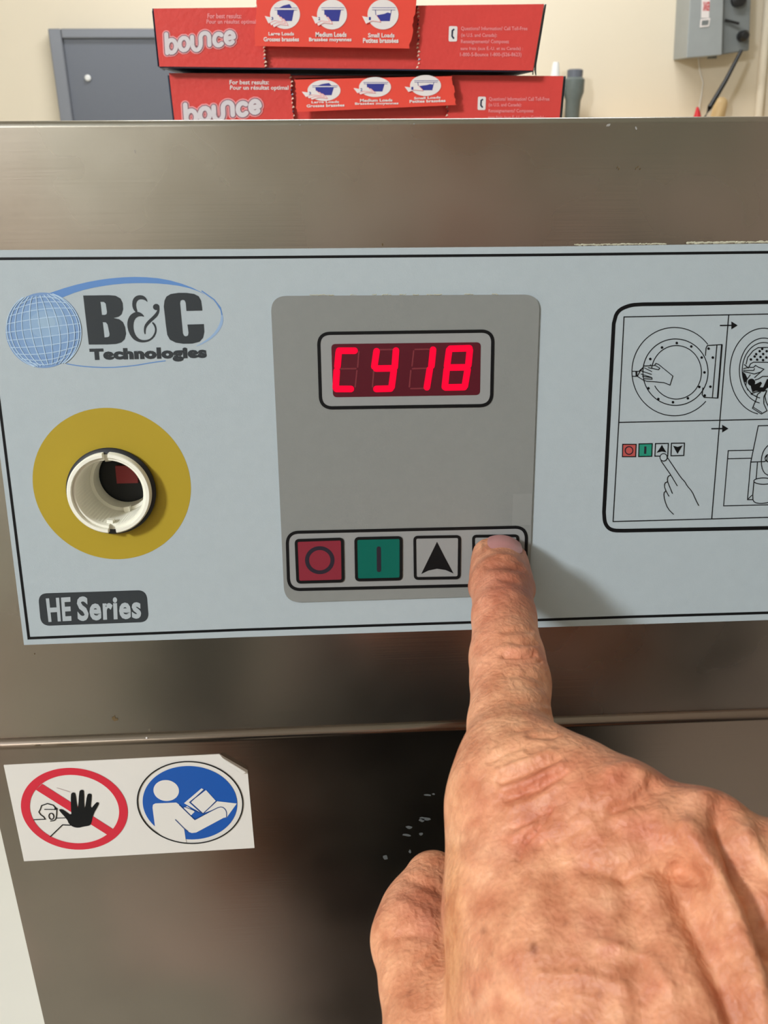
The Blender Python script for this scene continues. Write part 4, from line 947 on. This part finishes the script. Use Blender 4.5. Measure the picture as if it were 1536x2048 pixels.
SC = [([(964, 1076), (966, 1094), (984, 1106), (1010, 1111), (1044, 1113)], 4.5, .42), ([(1047, 1084), (1049, 1104)], 4, .35),  # polyline, width px, height mm (negative = groove)
    ([(975, 1133), (1005, 1129), (1040, 1136)], 7, -.55), ([(985, 1145), (1035, 1150)], 8, .30), ([(1004, 1158), (1034, 1163)], 5, -.35), ([(975, 1172), (1012, 1170)], 4, -.18),
    (z8([(560, 915), (660, 905), (770, 915)]), 5, -.28), (z8([(640, 1000), (720, 1015), (800, 1015)]), 4.5, -.35), (z8([(560, 1100), (680, 1103), (790, 1092)]), 5.5, -.75), (z8([(540, 1055), (800, 1055)]), 8, .28), (z8([(620, 1150), (840, 1145)]), 4, -.28), (z8([(580, 965), (780, 965)]), 6, .2),
    (z8([(560, 1255), (760, 1250), (860, 1300)]), 5, -.25), (z8([(640, 1330), (860, 1340)]), 5, -.2), (z8([(640, 1470), (800, 1440), (910, 1470)]), 5, -.28), (z8([(660, 1545), (820, 1530), (925, 1545)]), 5, -.30), (z8([(680, 1600), (900, 1590)]), 4, -.26), (z8([(650, 1665), (800, 1640), (930, 1660)]), 6, -.5), (z8([(760, 1700), (940, 1710)]), 6, -.55),
    (z1([(515, 160), (512, 190)]), 3, -.25), (z1([(510, 225), (560, 195), (640, 165)]), 6, -.4), (z1([(540, 262), (620, 235), (740, 190)]), 7, .45), (z1([(550, 300), (640, 270), (760, 215)]), 6, -.5), (z1([(560, 330), (660, 300), (780, 240)]), 7, .5), (z1([(575, 362), (690, 325), (790, 265)]), 6, -.55),
    (z1([(590, 400), (690, 370), (760, 320)]), 8, .4), (z1([(590, 470), (660, 450), (730, 400)]), 5, -.55), (z1([(620, 590), (630, 545), (690, 480), (740, 405)]), 4, -.65), (z1([(600, 510), (680, 465)]), 7, .4), (z1([(690, 540), (780, 470), (850, 400)]), 6, -.35), (z1([(760, 530), (870, 455)]), 5, -.3), (z1([(730, 500), (830, 430)]), 6, .3),
    (z1([(870, 330), (885, 380)]), 5, .3), (z1([(960, 400), (1050, 370), (1100, 310)]), 12, -1.1), (z1([(960, 270), (1040, 240), (1080, 290)]), 20, .8), (z1([(900, 400), (960, 470)]), 22, -.6),
    (z1([(1260, 330), (1320, 340), (1340, 400)]), 22, .9), (z1([(1350, 400), (1400, 540), (1440, 640), (1500, 740), (1540, 900)]), 24, -2.3), (z1([(1200, 600), (1290, 655)]), 18, -1.6), (z1([(1180, 620), (1240, 760), (1310, 900), (1380, 1040), (1440, 1190)]), 30, -2.0),
    (z1([(1240, 480), (1330, 620), (1400, 800), (1470, 1000), (1510, 1190)]), 24, 1.7), (z1([(1130, 420), (1180, 540)]), 26, .7), (z1([(1440, 500), (1536, 650)]), 24, 1.2), (z1([(870, 620), (1000, 640), (1120, 600)]), 18, -.9), (z1([(1090, 380), (1130, 330)]), 14, -.6),
    (z1([(880, 640), (860, 860), (820, 1190)]), 40, .6), (z1([(1000, 660), (1060, 900), (1080, 1190)]), 30, -.8), (z1([(720, 480), (700, 700), (640, 1190)]), 60, .5),
    (z1([(930, 900), (1090, 930), (1180, 1060)]), 12, .5), (z1([(700, 1010), (880, 1020), (1010, 1050)]), 10, .4)]
disp = np.zeros(len(HV)); hand_zone = ~thumb_zone
for pl_, wd, am in SC: disp += np.exp(-(dseg(SP, pl_) / wd) ** 2) * am * 1.35 * hand_zone
TH = [(z1([(180, 640), (240, 665), (330, 700)]), 10, -.8), (z1([(210, 700), (330, 760)]), 18, -.7), (z1([(130, 740), (200, 730)]), 14, .4), (z1([(100, 880), (220, 860), (330, 880)]), 8, -.35), (z1([(240, 960), (330, 900)]), 6, -.35), (z1([(250, 1000), (340, 930)]), 5, -.3)]
for pl_, wd, am in TH: disp += np.exp(-(dseg(SP, pl_) / wd) ** 2) * am * thumb_zone
HV = HV + HN * (disp * face * .001)[:, None]
# nothing of the finger may pass through the keypad
dn = (HV - CP.p) @ CP.n; lim = 0.0016; under = (dn < lim) & (SP[:, 1] < 1300)
HV[under] += CP.n * (lim - dn[under])[:, None]
# skin colour patches: red knuckles, spots, veins, and painted-in fingertip shade
def S3(c): return np.array(srgb(*c)[:3])
col = np.tile(S3((224, 162, 124)), (len(HV), 1))
def paint(cx, cy, rx, ry, c, st, rot=0.0, mask=None):
    x, y = SP[:, 0] - cx, SP[:, 1] - cy; X = x * math.cos(rot) + y * math.sin(rot); Y = -x * math.sin(rot) + y * math.cos(rot)
    k_ = np.exp(-((X / rx) ** 2 + (Y / ry) ** 2)) * st
    if mask is not None: k_ = k_ * mask
    global col; col = col * (1 - k_[:, None]) + S3(c) * k_[:, None]
hz = hand_zone.astype(float)
paint(1005, 1165, 85, 62, (168, 96, 74), .85, mask=hz); paint(1015, 1135, 45, 16, (128, 72, 52), .7, mask=hz); paint(1045, 1190, 26, 60, (140, 84, 62), .5); paint(975, 1230, 40, 60, (224, 150, 122), .3)  # turned-away fingertip, its crease and right side: shade put into the skin colour
paint(1045, 1312, 60, 24, (216, 140, 112), .6, mask=hz); paint(960, 1300, 30, 200, (230, 165, 135), .4)
paint(1000, 1450, 60, 90, (230, 178, 138), .5)
for cx, cy, rx, ry, r_ in ((1080, 1560, 110, 26, -.45), (1090, 1620, 90, 22, -.5), (1240, 1560, 46, 40, 0), (1415, 1590, 60, 34, .2), (1060, 1680, 70, 30, -.5), (1280, 1660, 60, 30, .3)): paint(cx, cy, rx, ry, (205, 120, 92), .65, r_, hz)
random.seed(11)
for i in range(150):
    cx, cy = random.uniform(900, 1560), random.uniform(1530, 2080); c = random.choice([(206, 128, 98), (200, 118, 88), (232, 180, 145), (216, 150, 115), (190, 125, 88)])
    paint(cx, cy, random.uniform(14, 48), random.uniform(9, 26), c, random.uniform(.25, .5), random.uniform(-.9, .3), hz)
for cx, cy, r_, st in ((1069, 1896, 7, .8), (1070, 1905, 5, .6), (967, 1862, 5, .6), (1132, 1850, 4, .4), (1156, 1943, 4, .5), (985, 1910, 4, .4), (1200, 1990, 5, .4), (1110, 1760, 5, .3), (1340, 1850, 6, .4), (1450, 1760, 6, .3), (945, 1985, 5, .3)): paint(cx, cy, r_, r_ * 1.5, (128, 70, 44), st, mask=hz)
tz = thumb_zone.astype(float)
paint(830, 1800, 60, 50, (214, 140, 112), .6, mask=tz); paint(855, 1850, 26, 40, (196, 122, 104), .5, mask=tz); paint(820, 1984, 5, 8, (160, 96, 66), .7, mask=tz); paint(866, 2006, 4, 6, (160, 96, 66), .4, mask=tz); paint(870, 1706, 26, 10, (220, 170, 130), .5, mask=tz)
paint(904, 1860, 22, 200, (226, 168, 112), .55, mask=hz)
# dirt in the nail fold
paint(966, 1092, 3, 12, (120, 80, 52), .55); paint(1040, 1104, 4, 8, (110, 70, 44), .65)

def skin_mat():
    M = bpy.data.materials.new('skin'); M.use_nodes = True; N = M.node_tree.nodes; L = M.node_tree.links; b_ = N['Principled BSDF']
    at = N.new('ShaderNodeAttribute'); at.attribute_name = 'skin_tone'
    tc = N.new('ShaderNodeTexCoord')
    n1 = N.new('ShaderNodeTexNoise'); n1.inputs['Scale'].default_value = 140; n1.inputs['Detail'].default_value = 6; n1.inputs['Roughness'].default_value = .65; L.new(tc.outputs['Object'], n1.inputs['Vector'])
    r1 = N.new('ShaderNodeValToRGB'); e_ = r1.color_ramp.elements; e_[0].position = .36; e_[0].color = (.74, .56, .49, 1); e_[1].position = .68; e_[1].color = (1.12, 1.12, 1.10, 1)
    L.new(n1.outputs['Fac'], r1.inputs[0])
    mm = N.new('ShaderNodeMix'); mm.data_type = 'RGBA'; mm.blend_type = 'MULTIPLY'; mm.inputs[0].default_value = 1; L.new(at.outputs['Color'], mm.inputs[6]); L.new(r1.outputs[0], mm.inputs[7])
    L.new(mm.outputs[2], b_.inputs['Base Color'])
    b_.inputs['Roughness'].default_value = .50; b_.inputs['Specular IOR Level'].default_value = .38
    b_.inputs['Subsurface Weight'].default_value = .12; b_.inputs['Subsurface Radius'].default_value = (1, .35, .18); b_.inputs['Subsurface Scale'].default_value = .0022
    v = N.new('ShaderNodeTexVoronoi'); v.inputs['Scale'].default_value = 1100; L.new(tc.outputs['Object'], v.inputs['Vector'])
    n2 = N.new('ShaderNodeTexNoise'); n2.inputs['Scale'].default_value = 420; n2.inputs['Detail'].default_value = 5; n2.inputs['Distortion'].default_value = .8; L.new(tc.outputs['Object'], n2.inputs['Vector'])
    ad = N.new('ShaderNodeMath'); ad.operation = 'MULTIPLY_ADD'; ad.inputs[1].default_value = .25; L.new(v.outputs['Distance'], ad.inputs[0]); L.new(n2.outputs['Fac'], ad.inputs[2])
    bp = N.new('ShaderNodeBump'); bp.inputs['Strength'].default_value = .6; bp.inputs['Distance'].default_value = .0008; L.new(ad.outputs[0], bp.inputs['Height']); L.new(bp.outputs[0], b_.inputs['Normal'])
    return M
M_skin = skin_mat()
# coarse figure standing behind the camera (seen only as a dark reflection in the steel)
v3 = lambda *p: np.array(p, float)
TX, TY = 0.10, -0.66
sh_r, sh_l = v3(TX + .17, TY + .04, 1.44), v3(TX - .19, TY, 1.44)
arm_r = chain([(sh_r, .055), (elbow + (.02, -.03, .01), .045), (fore(.60, 0)[0], .034)])
el_l = v3(TX - .25, TY - .03, 1.12); wr_l = v3(TX - .24, TY - .02, .86)
arm_l = chain([(sh_l, .055), (el_l, .043), (wr_l, .028)]); hand_l = chain([(wr_l, .026), (wr_l + (.02, .06, -.02), .03), (wr_l + (.035, .11, -.045), .016)])
fing = []
for i in range(4):
    o_ = wr_l + v3(.002 + .018 * i, .085, -.03 - .002 * i); fing += chain([(o_, .0095), (o_ + (.006, .035 - .003 * abs(i - 1), -.018), .0085), (o_ + (.012, .045 - .003 * abs(i - 1), -.045), .0075)])
thl = chain([(wr_l + (.03, .03, -.005), .012), (wr_l + (.06, .06, -.01), .010), (wr_l + (.065, .085, -.025), .008)])
torso = chain([(v3(TX - .10, TY, 1.38), .10), (v3(TX + .10, TY, 1.38), .10)]) + chain([(v3(TX, TY, 1.36), .13), (v3(TX, TY, 1.12), .125), (v3(TX, TY, .98), .13)]) + chain([(v3(TX - .08, TY, 1.0), .10), (v3(TX + .08, TY, 1.0), .10)])
legs = []
for s_ in (-1, 1): legs += chain([(v3(TX + s_ * .09, TY, .95), .095), (v3(TX + s_ * .10, TY + .01, .50), .06), (v3(TX + s_ * .11, TY - .01, .10), .042)])
feet = []
for s_ in (-1, 1): feet += chain([(v3(TX + s_ * .11, TY - .03, .055), .04), (v3(TX + s_ * .13, TY + .15, .04), .032)])
neck = chain([(v3(TX, TY, 1.42), .06), (v3(TX, TY + .02, 1.58), .055)])
hc = v3(TX, TY + .045, 1.68)
head = chain([(hc + (0, -.02, .01), .085), (hc + (0, .015, .0), .078), (hc + (0, .045, -.065), .048)]) + [(hc + (0, .08, -.01), hc + (0, .10, -.035), .011, .014)] + [(hc + (sx_ * .078, .0, -.02), hc + (sx_ * .082, .0, .01), .012, .014) for sx_ in (-1, 1)]
BV, BQ = surface([(.02, .03, torso + legs), (.02, .03, neck), (.025, .02, head), (.02, .03, arm_r + arm_l), (.01, .01, hand_l), (.004, .004, fing + thl), (.02, .02, feet)], (TX - .45, TY - .25, .0), (TX + .40, -.25, 1.80), .0065)
nH = len(HV); V_ = np.concatenate([HV, BV]); Q_ = np.concatenate([HQ, BQ + nH])
me = bpy.data.meshes.new('person'); me.from_pydata(V_.tolist(), [], Q_.tolist())
me.polygons.foreach_set('use_smooth', [True] * len(me.polygons))
ca = me.color_attributes.new('skin_tone', 'FLOAT_COLOR', 'POINT'); full = np.ones((len(V_), 4)); full[:nH, :3] = col; full[nH:, :3] = S3((222, 165, 130)); ca.data.foreach_set('color', full.ravel())
bm = bmesh.new(); bm.from_mesh(me); bmesh.ops.recalc_face_normals(bm, faces=bm.faces); bm.to_mesh(me); bm.free()
person = link('person', me, None, [M_skin])
tag(person, 'person pressing the rightmost keypad button with the index finger of the bare right hand', 'person')
def cloth(name, groups, lo, hi, m, h=.009):
    V2, Q2 = surface(groups, lo, hi, h); me2 = bpy.data.meshes.new(name); me2.from_pydata(V2.tolist(), [], Q2.tolist())
    me2.polygons.foreach_set('use_smooth', [True] * len(me2.polygons)); bm = bmesh.new(); bm.from_mesh(me2); bmesh.ops.recalc_face_normals(bm, faces=bm.faces); bm.to_mesh(me2); bm.free()
    return link(name, me2, person, [m])
grow = lambda c, g: [(a_, b_, ra + g, rb + g) for a_, b_, ra, rb in c]
M_shirt = mat('dark_shirt_cloth', (20, 23, 30), .9, noise=.1, nscale=40); M_trs = mat('black_trouser_cloth', (14, 15, 18), .9, noise=.1, nscale=40); M_hair = mat('grey_hair', (92, 84, 76), .7)
arm_r2 = chain([(sh_r, .060), (elbow + (.02, -.03, .01), .052), (fore(.56, 0)[0], .046)]); arm_l2 = chain([(sh_l, .060), (el_l, .050), (el_l * .4 + wr_l * .6, .040)])
cloth('shirt', [(.02, .03, grow(torso, .014)), (.02, .03, arm_r2 + arm_l2)], (TX - .45, TY - .25, .80), (TX + .42, -.15, 1.58), M_shirt)
cloth('trousers', [(.02, .02, grow([l for l in legs], .016))], (TX - .3, TY - .2, .04), (TX + .3, TY + .2, 1.1), M_trs)
cloth('shoe', [(.02, .02, grow(feet[:1], .010))], (TX - .25, TY - .15, -.02), (TX, TY + .25, .16), M_blk); cloth('shoe', [(.02, .02, grow(feet[1:], .010))], (TX, TY - .15, -.02), (TX + .25, TY + .25, .16), M_blk)
cloth('hair', [(.02, .02, chain([(hc + (0, -.03, .03), .088), (hc + (0, .0, .035), .080)]))], hc - .15, hc + .15, M_hair)
for sx_ in (-1, 1): MB().lathe(hc + (sx_ * .032, .078, .012), (0, 1, 0), [(.012, 0), (.009, .006), (.0045, .0085), (0, .009)], M_prw, n=16).build('eye', person, smooth=True)
# fingernails
M_nail = mat('nail', (190, 130, 126), .3, spec=.5, noise=.04, nscale=300)
def nail(t_, d_, nrm, u0, u1, half, lift, name='fingernail', rs=1.0):
    a_ = t_[0] - d_[0]; L_ = np.linalg.norm(a_); a_ /= L_; n_ = np.array(nrm, float); n_ -= a_ * (n_ @ a_); n_ /= np.linalg.norm(n_); s_ = np.cross(a_, n_)
    vs, fs = [], []; nu, nv = 10, 14
    for lay in (0, 1):
        for i in range(nu + 1):
            u = i / nu; z = u0 + (u1 - u0) * u; rr = (d_[1] + (t_[1] - d_[1]) * min(z, 1)) * rs + (-.0004 + (lift + .0004) * min(1, u * 2.2)) - lay * .0006
            if z > 1: rr = rr * math.cos(min(1.0, (z - 1) * L_ / t_[1]))
            hw = half * (math.sqrt(max(.0, 1 - (1 - u * 2.2) ** 2)) if u < .45 else 1.0 - .12 * max(0, u - .7) / .3)
            for j in range(nv + 1):
                th = (j / nv * 2 - 1) * hw; vs.append(d_[0] + a_ * (L_ * z) + n_ * rr * math.cos(th) + s_ * rr * math.sin(th) * 1.05)
    K_ = (nu + 1) * (nv + 1); W_ = nv + 1
    for lay in (0, 1):
        for i in range(nu):
            for j in range(nv): fs.append(tuple(lay * K_ + k_ for k_ in (i * W_ + j, i * W_ + j + 1, (i + 1) * W_ + j + 1, (i + 1) * W_ + j)))
    for j in range(nv): fs.append((nu * W_ + j, nu * W_ + j + 1, K_ + nu * W_ + j + 1, K_ + nu * W_ + j))
    for i in range(nu): fs += [(i * W_, (i + 1) * W_, K_ + (i + 1) * W_, K_ + i * W_), (i * W_ + nv, (i + 1) * W_ + nv, K_ + (i + 1) * W_ + nv, K_ + i * W_ + nv)]
    return MB().add(vs, fs, M_nail).build(name, person, smooth=True)
nail(tip, dip, UP * .93 - FW * .3 + RT * .15, .36, 1.22, .66, .0006).__setitem__('label', 'short pink index fingernail')
